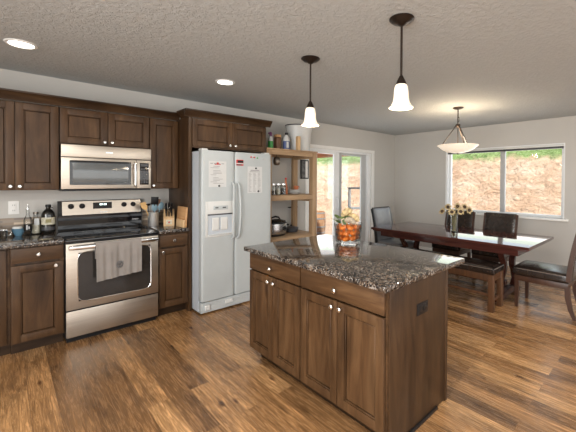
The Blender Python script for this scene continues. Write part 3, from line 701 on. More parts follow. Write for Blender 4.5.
# things held on the refrigerator doors
FYW = -.03 + FY
def sheet(name, label, cat, x, z, w_, h_, lines, mat='paper', yoff=0):
    t = thing(name, label, cat, (x, FYW - .0006 - yoff, z))
    part('sheet', MB().box(-w_ / 2, w_ / 2, -.0006, 0, -h_ / 2, h_ / 2), mat, t, smooth=False)
    return t
sh1 = sheet('paper_notice', 'printed paper notice with a red and black heading on the left refrigerator door', 'notice', 1.305, 1.535, .205, .285, None)
ln = MB(); rnd = random.Random(3)
for i in range(4): ln.box(-.085 + .018 * i * 2.4, -.055 + .018 * i * 2.4, -.0012, -.0006, .112, .119)
yy = .085
for i in range(13):
    if i in (2, 7): continue
    z = .082 - i * .0155; x0 = -.082 if i in (1, 6, 11) else -.05
    ln.box(x0, x0 + rnd.uniform(.06, .12), -.0012, -.0006, z, z + .004)
part('printed_lines', ln, 'ink', sh1, smooth=False)
part('red_heading', MB().box(-.035, .035, -.0013, -.0006, .102, .110).box(-.012, .012, -.0013, -.0006, .110, .128), 'red_ink', sh1, smooth=False)
sh2 = sheet('paper_schedule', 'white schedule sheet with three columns of small print on the right refrigerator door', 'notice', 1.775, 1.475, .20, .315, None)
ln = MB()
for cidx in range(3):
    for i in range(16):
        ln.box(-.085 + cidx * .062, -.085 + cidx * .062 + rnd.uniform(.02, .042), -.0012, -.0006, .075 - i * .0145, .079 - i * .0145)
ln.box(-.06, .06, -.0012, -.0006, .108, .116).box(-.07, .07, -.0012, -.0006, .092, .098)
part('printed_lines', ln, 'ink', sh2, smooth=False)
def magnet(label, x, z, r, mat):
    t = MB().lathe([(r, 0), (r, .006), (r * .7, .009), (0, .009)], 18, mat=Matrix.Translation((0, 0, 0)) @ Matrix.Rotation(R(90), 4, 'X'))
    tag(t.build('magnet', mat), label, 'magnet', (x, FYW - .0012, z))
magnet('round black magnet at the top of the white schedule sheet', 1.788, 1.612, .011, 'black')
magnet('round black magnet at the bottom of the white schedule sheet', 1.822, 1.335, .011, 'black')
magnet('round dark magnet at the bottom of the notice with the red heading', 1.322, 1.405, .011, 'dark_grey')
magnet('left one of two tiny red magnets near the top of the refrigerator door', 1.722, 1.745, .009, 'red')
magnet('right one of two tiny red magnets near the top of the refrigerator door', 1.764, 1.743, .009, 'red')
magnet('tiny green magnet beside the refrigerator badge', 1.808, 1.738, .008, 'green')
st = thing('magnet', 'rectangular red and black magnet at top left of the right refrigerator door', 'magnet', (1.575, FYW, 1.672))
part('base', MB().box(-.045, .045, -.004, 0, -.034, .034, .001), 'red', st)
part('print', MB().box(-.032, .043, -.0048, -.004, -.002, .026).box(-.043, .020, -.0048, -.004, -.030, -.020), 'black', st)
part('white_band', MB().box(-.043, .043, -.0047, -.004, -.017, -.006), 'paper', st)

# ------------------------------------------------------------------ island
IX0, IX1, IY0, IY1, IZ = 1.015, 1.943, -3.367, -1.932, .928
isl = thing('kitchen_island', 'dark wood kitchen island with two drawers and four doors', 'island', (1.07, -1.968, 0), R(-90))
# local: x runs from the far end (0) to the near end (L), front at y=0, back at y=+D (world +x)
L = 1.365; Dp = .665
IB = IZ - .036
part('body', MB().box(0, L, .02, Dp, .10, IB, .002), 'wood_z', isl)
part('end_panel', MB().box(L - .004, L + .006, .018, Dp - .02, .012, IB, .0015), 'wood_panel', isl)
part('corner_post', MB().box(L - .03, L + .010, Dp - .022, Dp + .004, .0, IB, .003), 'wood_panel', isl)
part('face_frame', MB().box(0, L, .001, .02, IB - .028, IB).box(0, L, .001, .02, .10, .125).box(0, .02, .001, .02, .125, IB - .028).box(L - .012, L, .001, .02, .125, IB - .028).box(.645, .675, .001, .02, .125, IB - .028), 'wood_x', isl)
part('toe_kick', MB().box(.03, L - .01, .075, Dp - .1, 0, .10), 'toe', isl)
part('shoe_moulding', MB().box(L + .006, L + .016, .09, Dp - .13, 0, .022, .003), 'black', isl)
DZ0, DZ1 = .752, .880
def ikn(p_, x, z): knob(p_, x, -.02, z)
for (a, b_) in ((.004, .650), (.662, 1.358)):
    d_ = part('drawer', MB().box(a, b_, -.02, 0, DZ0, DZ1, .003), 'wood_x', isl); ikn(d_, (a + b_) / 2 - .01, .808)
    mid = (a + b_) / 2
    for s_, (p0, p1) in ((0, (a, mid - .002)), (1, (mid + .002, b_))):
        d_ = part('door', shaker(p0, p1, 0, .108, DZ0 - .012), 'wood_z', isl)
        ikn(d_, p1 - .032 if s_ == 0 else p0 + .032, .705)
op = part('outlet_cover', MB().box(L + .006, L + .011, .285, .405, .672, .742, .002), 'black', isl)
part('outlet_sockets', MB().box(L + .011, L + .0125, .30, .34, .69, .724, .001).box(L + .011, L + .0125, .35, .39, .69, .724, .001), 'black', op)
tag(counter_mesh(IX0, IX1, IY0, IY1, IB, IZ, 0).build('island_countertop', 'granite'), 'brown speckled granite slab on top of the kitchen island', 'countertop')

# bowl of gourds on the island
BX, BY = 1.80, -2.37
bw = thing('glass_bowl', 'clear glass bowl of orange gourds on the island countertop', 'bowl', (BX, BY, IZ))
part('bowl_wall', MB().lathe([(0, .001), (.102, .001), (.110, .006), (.114, .02), (.126, .16), (.128, .168), (.123, .168), (.109, .022), (.104, .010), (0, .008)], 40), 'glass', bw)
def gourd_mesh():
    b = bmesh.new(); bmesh.ops.create_uvsphere(b, u_segments=24, v_segments=12, radius=1)
    for v in b.verts:
        a = math.atan2(v.co.y, v.co.x); k = 1 + .07 * math.cos(8 * a) * (1 - abs(v.co.z) ** 2)
        v.co = Vector((v.co.x * .0265 * k, v.co.y * .0265 * k, v.co.z * .0235 - .006 * math.exp(-(v.co.x ** 2 + v.co.y ** 2) * 5) * (1 if v.co.z > 0 else -1)))
    mb = MB(); mb.merge(b); return mb
g0 = thing('mini_gourd', 'small ribbed orange gourd in the clear glass bowl on the island', 'gourd', (0, 0, 0), 0, 'orange gourds in the glass bowl')
part('skin', gourd_mesh(), 'orange', g0)
part('stalk', MB().tube([(0, 0, .014), (.001, 0, .022), (.004, .001, .030)], [.004, .003, .0028], 6), 'stem', g0)
first = True; rr = random.Random(5)
for lay, (z, rad, n_) in enumerate(((.036, .074, 7), (.084, .082, 8), (.132, .086, 8))):
    for k in range(n_ + 1):
        if k == n_: px_, py_ = 0, 0
        else:
            a = 2 * PI * k / n_ + lay * .5; px_, py_ = rad * math.cos(a), rad * math.sin(a)
        q = g0 if first else dup(g0); first = False
        q.location = (BX + px_, BY + py_, IZ + z + rr.uniform(-.003, .003)); q.rotation_euler = (rr.uniform(-.5, .5), rr.uniform(-.5, .5), rr.uniform(0, 6))
# arrangement lying on top
tx, ty = Vector((.70, -.71, 0)), Vector((.71, .70, 0))
def W3(a, b_, z): v_ = tx * a + ty * b_; return (BX + v_.x, BY + v_.y, IZ + z)
cobs = []
for i, (a0, z0, a1, z1, r_, lab) in enumerate(((-.055, .225, .035, .265, .034, 'long knobbly cream gourd lying uppermost on the bowl of orange gourds'), (.0, .21, .095, .185, .033, 'stubby cream gourd leaning to the right on the bowl of orange gourds'), (-.03, .185, .06, .165, .030, 'cream gourd lying low in front on the bowl of orange gourds'))):
    b_ = -.02 if i == 2 else .02
    p0, p1 = Vector(W3(a0, b_, z0)), Vector(W3(a1, b_ - .02, z1)); pts = []; rad = []
    for k in range(13):
        q = k / 12; pts.append(p0.lerp(p1, q) + Vector((0, 0, .022 * math.sin(q * PI)))); rad.append(max(.004, r_ * (math.sin(PI * (.06 + .88 * q)) ** .5) * (1 + .12 * math.sin(k * 2.6))))
    tag(MB().tube(pts, rad, 14).build('dried_gourd', 'cream' if i != 2 else 'burlap'), lab, 'gourd')
lf = MB()
for i in range(9):
    a = -.10 + .012 * i; z = .168 + .028 * math.sin(i * 1.9)
    c_ = Vector(W3(a * .9 - .005, -.02 + .02 * math.sin(i), z + .012)); d_ = (tx * (-.6 + .1 * i) + ty * math.sin(i * 2.1) * .6 + Vector((0, 0, .5 + .3 * math.sin(i)))).normalized()
    s_ = d_.cross(Vector((0, 0, 1))).normalized()
    lf.grid(lambda u, w_, c_=c_, d_=d_, s_=s_: c_ + d_ * (u * .075) + s_ * ((w_ - .5) * .05 * math.sin(PI * min(1, .08 + u * .92))) + Vector((0, 0, -.02 * u * u)), 6, 4, .0012)
tag(lf.build('leaf_sprig', 'leaf'), 'sprig of green leaves at the left rim of the glass bowl', 'leaves')

# ------------------------------------------------------------------ counter-top things, left of the range
def bottle(prof, mat, name, label, cat, loc, seg=28, sx=1, sy=1):
    t = thing(name, label, cat, loc)
    part('glass', MB().lathe(prof, seg, sx=sx, sy=sy), mat, t)
    return t
t = bottle([(0, 0), (.044, 0), (.050, .008), (.052, .02), (.052, .175), (.048, .20), (.030, .225), (.018, .236), (.0175, .262), (0, .262)], 'bottle_black', 'dark_jug', 'large dark glass jug with cream label beside the range', 'bottle', (-.072, -.10, CT), sx=1, sy=.7)
part('label', MB().lathe([(.0526, .085), (.0526, .155)], 32, cap=False, sx=1, sy=.7), 'label', t)
part('lower_label', MB().lathe([(.0526, .03), (.0526, .062)], 32, cap=False, sx=1, sy=.7), 'dark_grey', t)
part('label_print', MB().box(-.022, .020, -.0385, -.0355, .105, .138, .0005), 'stem', t)
part('cap', MB().lathe([(.021, 0), (.023, .004), (.023, .018), (.019, .024), (0, .024)], 20, (0, 0, .256)), 'black', t)
part('ring_handle', MB().tube([(.022 + .014 * math.cos(a) - .002, 0, .238 + .016 * math.sin(a)) for a in [2 * PI * i / 16 for i in range(16)]], .004, 8, closed=True), 'bottle_black', t)
t = bottle([(0, 0), (.026, 0), (.030, .006), (.030, .135), (.026, .16), (.013, .185), (.0115, .235), (.014, .238), (.014, .246), (0, .246)], 'glass', 'clear_bottle', 'tall clear glass bottle with black label on the left counter', 'bottle', (-.222, -.14, CT))
part('label', MB().prism([(.0312 * math.sin(a), -.0312 * math.cos(a)) for a in [R(-70 + 14 * k) for k in range(11)]] + [(.0304 * math.sin(a), -.0304 * math.cos(a)) for a in [R(70 - 14 * k) for k in range(11)]], .045, .105, 'xy'), 'black', t)
part('label_print', MB().box(-.012, -.002, -.0324, -.0310, .055, .098).box(.004, .012, -.0324, -.0310, .06, .085), 'paper', t)
part('pour_spout', MB().lathe([(.0105, 0), (.0105, .012), (.004, .03), (.003, .05), (0, .05)], 14, (0, 0, .244)), 'bright_steel', t)
t = bottle([(0, 0), (.038, 0), (.043, .006), (.042, .09), (.034, .125), (.018, .15), (.016, .185), (.02, .187), (.02, .195), (0, .195)], 'glass', 'clear_bottle', 'squat clear bottle with white tag between dark jug and black labelled bottle', 'bottle', (-.160, -.055, CT))
part('contents', MB().lathe([(0, .004), (.037, .004), (.039, .008), (.038, .085), (0, .085)], 24), 'label', t, 'pale tan liquid')
part('tag', MB().box(-.014, .022, -.046, -.0445, .085, .15, .0005), 'paper', t)
part('cap', MB().lathe([(.021, 0), (.021, .018), (0, .018)], 18, (0, 0, .19)), 'brushed', t)
t = thing('bowl', 'blue glazed bowl on the left counter beside the clear bottles', 'bowl', (-.285, -.11, CT))
part('wall', MB().lathe([(0, 0), (.026, 0), (.028, .006), (.042, .03), (.050, .062), (.052, .068), (.048, .067), (.039, .03), (.024, .010), (0, .008)], 32), 'blue', t)
pp = thing('lidded_pot', 'low white lidded pot resting in the blue bowl', 'pot', (-.292, -.11, CT + .055))
part('pot', MB().lathe([(.0, 0), (.030, 0), (.036, .008), (.036, .024), (.030, .030), (0, .032)], 24), 'plate', pp)
t = thing('steel_cup', 'small shiny steel cup at the left end of the counter', 'cup', (-.392, -.15, CT))
part('cup', MB().lathe([(0, 0), (.030, 0), (.034, .006), (.037, .06), (.040, .064), (.035, .064), (.031, .01), (0, .008)], 28), 'bright_steel', t)
part('cup_handle', MB().tube([(.034, 0, .05), (.055, 0, .048), (.058, 0, .030), (.050, 0, .014), (.032, 0, .012)], .004, 8), 'bright_steel', t)
t = thing('glass_jar', 'clear glass jar behind the steel cup at the left end', 'jar', (-.450, -.085, CT))
part('jar_wall', MB().lathe([(0, 0), (.036, 0), (.040, .005), (.040, .075), (.030, .088), (.030, .094), (.027, .094), (.027, .088), (.036, .073), (.036, .006), (0, .004)], 28), 'glass', t)
part('jar_lid', MB().lathe([(.033, 0), (.033, .012), (0, .014)], 24, (0, 0, .094)), 'brushed', t)

# right of the range
cx_, cy_ = .845, -.20
t = thing('utensil_crock', 'round stainless steel utensil crock right of the range', 'crock', (cx_, cy_, CT))
part('crock', MB().lathe([(0, 0), (.053, 0), (.055, .003), (.055, .15), (.057, .154), (.052, .154), (.051, .006), (0, .005)], 32), 'crock', t)
def utensil(label, name, dx, dy, lean, h, mat, head, hmat, rz=0):
    o_ = thing(name, label, 'utensil', (cx_ + dx, cy_ + dy, CT + .008)); o_.rotation_euler = (lean[1], lean[0], rz)
    part('handle', MB().tube([(0, 0, 0), (0, 0, h)], .0055, 8), mat, o_)
    part('head', head(h), hmat, o_)
utensil('flat wooden spatula leaning left in the steel crock', 'spatula', -.012, -.018, (-.34, -.12), .20, 'spoon', lambda h: MB().prism([(-.012, h - .01), (-.034, h + .03), (-.030, h + .085), (.026, h + .075), (.032, h + .03), (.012, h - .01)], -.004, .004, 'xz'), 'spoon')
utensil('black slotted turner standing tallest in the steel crock', 'turner', .004, .014, (.03, .08), .24, 'black', lambda h: MB().box(-.040, .040, -.003, .003, h - .005, h + .085, .002), 'black')
utensil('black ladle leaning left behind the wooden spatula', 'ladle', -.026, .022, (-.10, -.06), .22, 'black', lambda h: MB().lathe([(0, -.03), (.022, -.022), (.034, 0), (.031, 0), (.02, -.018), (0, -.026)], 20, (0, -.01, h + .025), cap=False), 'black')
utensil('blue grey silicone spoon at the front of the steel crock', 'spoon', .008, -.022, (.02, -.10), .17, 'teal', lambda h: MB().blob((0, 0, h + .035), (.034, .009, .048), 2), 'teal')
utensil('second blue grey spoon leaning right in the steel crock', 'spoon', .022, -.002, (.26, -.02), .19, 'teal', lambda h: MB().blob((0, 0, h + .035), (.034, .009, .046), 2), 'teal')
utensil('dark brown spatula behind the blue grey spoon', 'spatula', .012, .006, (.12, .02), .225, 'brown_box', lambda h: MB().rbox((0, 0, h + .03), (.066, .008, .090), .0038, 5), 'brown_box')
# knife block
kbk = thing('knife_block', 'light wood knife block with black handled knives on the right counter', 'knife block', (.985, -.29, CT), R(-18))
part('block', MB().prism([(-.065, 0), (.075, 0), (.075, .155), (.045, .185), (-.065, .085)], -.056, .056), 'maple', kbk, smooth=False)
part('side_label', MB().box(-.030, .030, -.0662, -.0648, .018, .07), 'label', kbk)
part('label_mark', MB().box(-.008, .012, -.067, -.066, .034, .052), 'red_ink', kbk)
part('green_side', MB().box(.0562, .0576, -.05, .06, .005, .10), 'green', kbk)
def knife(lab, x, s, ln_, mat='black', wd=.021):
    # slanted face from (-.065,.085) to (.045,.185)
    y, z = -.065 + .11 * s, .085 + .10 * s
    nrm = Vector((0, -.672, .740)).normalized()
    o_ = thing('knife', lab, 'knife'); 
    base = kbk.matrix_basis if False else Matrix.Translation((.985, -.29, CT)) @ Matrix.Rotation(R(-18), 4, 'Z')
    p = base @ Vector((x, y, z)); d_ = (base.to_3x3() @ nrm)
    o_.location = p; o_.rotation_euler = d_.to_track_quat('Z', 'Y').to_euler()
    part('handle', MB().rbox((0, 0, .010 + ln_ / 2), (wd, wd * 1.35, ln_), wd * .45, 5), mat, o_)
    part('bolster', MB().box(-wd * .42, wd * .42, -wd * .55, wd * .55, .0012, .012, .002), 'bright_steel', o_)
knife('uppermost left knife handle in the light wood block', -.030, .86, .11)
knife('uppermost middle knife handle in the light wood block', 0, .88, .115)
knife('uppermost right knife handle in the light wood block', .030, .86, .11)
knife('middle row left knife handle in the light wood block', -.028, .55, .10)
knife('middle row right knife handle in the light wood block', .024, .55, .10)
knife('lowest left steak knife handle in the light wood block', -.028, .2, .075, wd=.013)
knife('lowest middle steak knife handle in the light wood block', 0, .2, .075, wd=.013)
knife('lowest right steak knife handle in the light wood block', .028, .2, .075, wd=.013)
# sharpening steel
sr = thing('sharpening_steel', 'sharpening steel with metal handle in the light wood knife block', 'knife sharpener')
base = Matrix.Translation((.985, -.29, CT)) @ Matrix.Rotation(R(-18), 4, 'Z')
sr.location = base @ Vector((-.002, -.012, .1345)); sr.rotation_euler = (base.to_3x3() @ Vector((0, -.672, .74))).to_track_quat('Z', 'Y').to_euler()
part('handle', MB().lathe([(0, .001), (.008, .001), (.007, .02), (.009, .06), (.008, .10), (0, .104)], 14), 'bright_steel', sr)
# cutting boards leaning against the tall panel
for i, (lab, y0_, y1_, h_, x_) in enumerate((('larger wooden cutting board leaning flat against the dark end panel', -.615, -.36, .225, 1.052), ('smaller wooden cutting board in front of the larger one by the end panel', -.628, -.42, .085, 1.026))):
    rot = Matrix.Translation((x_, 0, CT)) @ Matrix.Rotation(R(4), 4, 'Y')
    mb = MB().box(-.011, .011, y0_, y1_, 0.0008, h_, .006, mat=rot)
    tag(mb.build('cutting_board', 'board' if i == 0 else 'maple'), lab, 'cutting board')

# ------------------------------------------------------------------ pine rack
RX0, RX1, RY0, RY1 = 2.108, 3.010, -.600, -.075
rk = thing('shelving_rack', 'open pine shelving rack between the refrigerator and the sliding door', 'shelving rack', ((RX0 + RX1) / 2, (RY0 + RY1) / 2, 0))
hx, hy = (RX1 - RX0) / 2, (RY1 - RY0) / 2
for sx in (-1, 1):
    for sy in (-1, 1):
        part('post', MB().box(sx * hx - (.085 if sx > 0 else 0), sx * hx + (0 if sx > 0 else .085), sy * hy - (.06 if sy > 0 else 0), sy * hy + (0 if sy > 0 else .085), 0, 1.884, .004), 'pine_z', rk)
for zt in (1.905, 1.262, .672, .16):
    part('shelf', MB().box(-hx + .001, hx - .001, -hy + .045, hy - .061, zt - .022, zt, .002) if zt < 1.9 else MB().box(-hx, hx + .005, -hy - .012, hy, zt - .02, zt, .002), 'pine', rk)
for zt in (1.884, 1.238, .648):
    part('rail', MB().box(-hx + .086, hx - .086, -hy + .001, -hy + .038, zt - (.050 if zt < 1.8 else .062), zt + (.018 if zt < 1.8 else 0), .003), 'pine', rk)
    part('rail', MB().box(-hx + .086, hx - .086, hy - .038, hy - .001, zt - .06, zt, .003), 'pine', rk)
    part('side_rail', MB().box(-hx + .04, -hx + .075, -hy + .042, hy - .042, zt - .085, zt - .003, .003), 'pine', rk)
    part('side_rail', MB().box(hx - .075, hx - .04, -hy + .042, hy - .042, zt - .085, zt - .003, .003), 'pine', rk)
# on the top shelf
TZ = 1.9055
t = thing('spray_bottle', 'white and green spray bottle with purple top on the rack beside the refrigerator', 'bottle', (2.335, -.36, TZ))
part('bottle', MB().lathe([(0, 0), (.034, 0), (.036, .004), (.036, .15), (.026, .18), (.016, .19), (0, .19)], 24), 'white_plastic', t)
part('label', MB().lathe([(.0365, .02), (.0365, .12)], 24, cap=False), 'green', t)
part('trigger_head', MB().lathe([(.016, 0), (.018, .02), (.02, .05), (.013, .065), (0, .066)], 18, (0, 0, .186)).rbox((-.02, -.004, .232), (.05, .022, .022), .008, 5), 'purple', t)
t = thing('canister', 'brown canister with tan lid on top of the rack', 'canister', (2.455, -.36, TZ))
part('body', MB().rbox((0, 0, .095), (.088, .088, .188), .016, 7), 'brown_box', t)
part('lid', MB().rbox((0, 0, .208), (.084, .084, .038), .012, 6), 'board', t)
t = thing('cleaner_bottle', 'white and blue cleaner bottle standing in front of the grey tub', 'bottle', (2.57, -.42, TZ))
part('bottle', MB().lathe([(0, 0), (.05, 0), (.054, .006), (.054, .14), (.044, .19), (.022, .215), (.020, .235), (0, .235)], 28, sx=1, sy=.75), 'white_plastic', t)
part('label', MB().lathe([(.0548, .02), (.0548, .135)], 28, cap=False, sx=1, sy=.75), 'deep_blue', t)
part('cap', MB().lathe([(.024, 0), (.024, .03), (.02, .034), (0, .034)], 20, (0, 0, .226)), 'black', t)
part('label_panel', MB().box(-.03, .012, -.0435, -.0405, .035, .125, .001), 'paper', t)
tag(MB().rbox((0, 0, .105), (.055, .05, .21), .006, 5).build('wood_block', 'maple'), 'upright light wood block beside the cleaner bottle on the rack', 'block', (2.70, -.53, TZ))
t = thing('storage_tub', 'large pale grey plastic tub standing at right on top of the rack', 'tub', (2.895, -.31, TZ))
part('tub_wall', MB().lathe([(0, 0), (.165, 0), (.178, .01), (.20, .30), (.215, .385), (.222, .39), (.222, .40), (.208, .40), (.195, .30), (.172, .014), (0, .012)], 44, sx=1.0, sy=.85), 'tub', t)
part('rim', MB().tube([(.222 * math.cos(a), .85 * .222 * math.sin(a), .402) for a in [2 * PI * i / 48 for i in range(48)]], .008, 8, closed=True), 'dark_grey', t)
# on the middle shelf
MZ = 1.2625
for i, (x, lab) in enumerate(((2.335, 'clear glass jar with steel lid nearest the refrigerator on the middle shelf'), (2.425, 'clear glass jar second from the refrigerator on the middle shelf'), (2.515, 'clear glass jar third from the refrigerator on the middle shelf'))):
    t = thing('glass_jar', lab, 'jar', (x, -.42, MZ))
    part('jar_wall', MB().lathe([(0, 0), (.034, 0), (.038, .005), (.038, .125), (.032, .14), (.029, .14), (.034, .124), (.034, .006), (0, .004)], 24), 'glass', t)
    part('contents', MB().lathe([(0, .005), (.033, .005), (.033, .055 + .02 * i), (0, .055 + .02 * i)], 20), ('seed', 'label', 'dark_grey')[i], t)
    part('jar_lid', MB().lathe([(.036, 0), (.036, .018), (0, .02)], 24, (0, 0, .14)), 'bright_steel', t)
t = thing('sauce_bottle', 'orange red bottle standing between the jars and plates on the rack', 'bottle', (2.605, -.36, MZ))
part('body', MB().lathe([(0, 0), (.027, 0), (.03, .005), (.03, .10), (.016, .17), (.013, .22), (0, .222)], 22), 'terracotta', t)
part('cap', MB().lathe([(.015, 0), (.015, .024), (0, .028)], 16, (0, 0, .22)), 'red', t)
for i in range(3):
    tag(MB().lathe([(0, 0), (.05, 0), (.06, .004), (.105, .018), (.107, .021), (.100, .021), (.055, .008), (0, .006)], 36).build('plate', 'plate'),
        ('bottom', 'middle', 'top')[i] + ' plate of the small white stack on the middle shelf of the rack', 'plate', (2.77, -.36, MZ + i * .0225))
t = thing('cup', 'terracotta cup standing on the white plate stack', 'cup', (2.80, -.36, MZ + .0675 + .0005))
part('cup', MB().lathe([(0, 0), (.028, 0), (.042, .05), (.044, .055), (.039, .055), (.025, .006), (0, .005)], 26), 'terracotta', t)
part('cup_handle', MB().tube([(.040, 0, .045), (.062, 0, .042), (.062, 0, .022), (.034, 0, .014)], .004, 8), 'terracotta', t)
# hanging steel ladle set under the top board
t = thing('hanging_lantern', 'small steel lantern hanging under the top board of the rack', 'lantern', (2.40, -.42, 1.804))
part('hook', MB().tube([(0, 0, .078), (.004, 0, .05), (0, 0, .02), (-.004, 0, 0)], .003, 6), 'black', t)
part('cage', MB().lathe([(.03, 0), (.045, -.02), (.05, -.06), (.045, -.1), (.03, -.12), (.026, -.12), (.040, -.1), (.045, -.06), (.04, -.02), (.026, 0)], 20), 'brushed', t)
# picture on the wall behind rack
t = thing('framed_picture', 'narrow dark framed picture on the wall behind the rack', 'picture', (3.255, 0, 1.655))
part('frame', MB().box(-.085, -.065, -.022, -.001, -.16, .16, .002).box(.065, .085, -.022, -.001, -.16, .16, .002).box(-.065, .065, -.022, -.001, .14, .16, .002).box(-.065, .065, -.022, -.001, -.16, -.14, .002), 'black', t)
part('print', MB().box(-.065, .065, -.010, -.001, -.14, .14), 'art', t)
t = thing('towel_bar', 'short black bar on the wall behind the lower rack shelf', 'bar', (2.99, 0, 1.03))
part('bar', MB().tube([(-.085, -.05, 0), (.085, -.05, 0)], .010, 10), 'black', t)
part('bracket', MB().tube([(-.07, -.05, 0), (-.07, -.001, 0)], .007, 8).tube([(.07, -.05, 0), (.07, -.001, 0)], .007, 8), 'black', t)
# slow cooker
t = thing('slow_cooker', 'oval stainless steel slow cooker with black lid handle on the rack', 'slow cooker', (2.42, -.36, .6725))
part('housing', MB().lathe([(0, .02), (.160, .02), (.172, .03), (.178, .10), (.176, .175), (.168, .178), (0, .178)], 44, sx=1.0, sy=.74), 'cooker', t)
part('base', MB().lathe([(0, 0), (.150, 0), (.162, .008), (.166, .03), (0, .03)], 40, sx=1, sy=.74), 'black', t)
part('rim', MB().lathe([(.170, .172), (.184, .176), (.184, .192), (.170, .194)], 44, cap=False, sx=1, sy=.74), 'black', t)
part('lid', MB().lathe([(.176, .192), (.165, .208), (.10, .228), (.03, .236), (0, .237)], 44, cap=False, sx=1, sy=.74), 'smoke', t)
part('lid_handle', MB().tube([(-.085, 0, .226), (-.06, 0, .258), (0, 0, .272), (.06, 0, .258), (.085, 0, .226)], [.009, .012, .014, .012, .009], 10), 'black', t)
for s_ in (-1, 1): part('side_handle', MB().rbox((s_ * .196, 0, .14), (.04, .10, .026), .011, 6), 'black', t)
part('control_dial', MB().lathe([(.036, 0), (.036, .012), (.02, .018), (.018, .03), (0, .031)], 22, mat=Matrix.Translation((.085, -.108, .105)) @ Matrix.Rotation(R(24), 4, 'Z') @ Matrix.Rotation(R(90), 4, 'X')), 'black', t)
t = thing('baking_dish', 'dark lidded pan sitting at the back of the rack shelf beside the slow cooker', 'pan', (2.80, -.24, .6725))
part('pan', MB().lathe([(0, 0), (.095, 0), (.105, .01), (.112, .06), (.118, .062), (.10, .074), (.03, .086), (0, .087)], 36), 'dark_grey', t)
part('pan_knob', MB().lathe([(.008, 0), (.015, .016), (.010, .024), (0, .025)], 16, (0, 0, .085)), 'black', t)

# ------------------------------------------------------------------ lamps
def pendant(label, x, y):
    t = thing('pendant_light', label, 'pendant light', (x, y, H), 0, None)
    part('canopy', MB().lathe([(.078, -.002), (.078, -.008), (.066, -.014), (.060, -.022), (.03, -.032), (.016, -.045), (0, -.046)], 36), 'bronze', t)
    part('rod', MB().tube([(0, 0, -.04), (0, 0, -.37)], .0075, 10), 'bronze', t)
    part('socket_cup', MB().lathe([(.008, -.355), (.013, -.362), (.024, -.385), (.033, -.408), (.034, -.42), (0, -.42)], 24), 'bronze', t)
    part('bell_shade', MB().lathe([(.032, -.412), (.040, -.425), (.045, -.455), (.047, -.495), (.053, -.525), (.066, -.548), (.078, -.558), (.075, -.561), (.062, -.551), (.049, -.527), (.043, -.495), (.041, -.455), (.036, -.428)], 36, cap=False), 'shade', t)
    part('bulb', MB().blob((0, 0, -.475), (.022, .022, .032), 2).lathe([(.012, -.42), (.012, -.45)], 12), 'bulb', t)
    l_ = light('pendant_bulb_light', 'POINT', (0, 0, -.552), 3.2, (1, .80, .56), shadow_soft_size=.03); l_.parent = t
    return t
pendant('bronze pendant with bell glass shade over the far end of the island', 1.454, -2.25)
pendant('bronze pendant with bell glass shade over the near end of the island', 1.408, -3.18)
t = thing('bowl_pendant', 'alabaster bowl pendant hanging over the dining table', 'pendant light', (4.107, -2.295, H))
part('canopy', MB().lathe([(.072, -.002), (.072, -.010), (.055, -.02), (.02, -.03), (0, -.031)], 32), 'bronze', t)
part('stem', MB().tube([(0, 0, -.025), (0, 0, -.235)], .008, 10), 'bronze', t)
part('loop', MB().tube([(.0 + .022 * math.cos(a) + .03, .0, -.16 + .03 * math.sin(a)) for a in [2 * PI * i / 18 for i in range(18)]], .003, 6, closed=True), 'bronze', t)
part('hub', MB().lathe([(0, -.225), (.022, -.228), (.036, -.24), (.030, -.262), (.012, -.275), (0, -.29)], 24), 'bronze', t)
part('center_rod', MB().tube([(0, 0, -.28), (0, 0, -.60)], .006, 8), 'bronze', t)
for k in range(3):
    a = R(118 + 120 * k)
    part('support_rod', MB().tube([(.025 * math.cos(a), .025 * math.sin(a), -.25), (.222 * math.cos(a), .222 * math.sin(a), -.535), (.226 * math.cos(a), .226 * math.sin(a), -.56)], .0065, 8).blob((.228 * math.cos(a), .228 * math.sin(a), -.548), .014, 1), 'bronze', t)
part('bowl_shade', MB().lathe([(.268, -.522), (.272, -.528), (.250, -.545), (.20, -.585), (.14, -.612), (.07, -.628), (.0, -.632), (0, -.626), (.068, -.622), (.136, -.606), (.194, -.580), (.246, -.538), (.266, -.522)], 48, cap=False), 'bowl_shade', t)
part('finial', MB().lathe([(.018, -.628), (.014, -.64), (.008, -.65), (0, -.655)], 16), 'brushed', t)
l_ = light('bowl_pendant_light', 'POINT', (0, 0, -.47), 9, (1, .80, .56), shadow_soft_size=.06); l_.parent = t
def can(label, x, y):
    t = thing('recessed_light', label, 'recessed light', (x, y, H))
    part('trim_ring', MB().lathe([(.073, -.003), (.078, -.010), (.094, -.008), (.098, -.002), (.098, 0), (.073, 0)], 36, cap=False), 'trim', t)
    part('lens', MB().lathe([(0, -.006), (.055, -.0055), (.074, -.003)], 32, cap=False), 'lamp_lens', t)
    l_ = light('recessed_lamp', 'AREA', (0, 0, -.014), 1.3, (1, .94, .85), shape='DISK', size=.14, spread=R(150)); l_.parent = t
can('glowing recessed ceiling light above the left upper cabinets', -.28, -.918)
can('glowing recessed ceiling light in front of the refrigerator cabinet', 1.270, -1.105)
light('ceiling_fill_light', 'AREA', (-.6, -3.6, H - .02), 29, (1, .95, .88), shape='DISK', size=.16)  # unseen lamps added as overhead fill for the floor, no fixtures
light('ceiling_fill_light', 'AREA', (3.2, -5.2, H - .02), 29, (1, .95, .88), shape='DISK', size=.16)

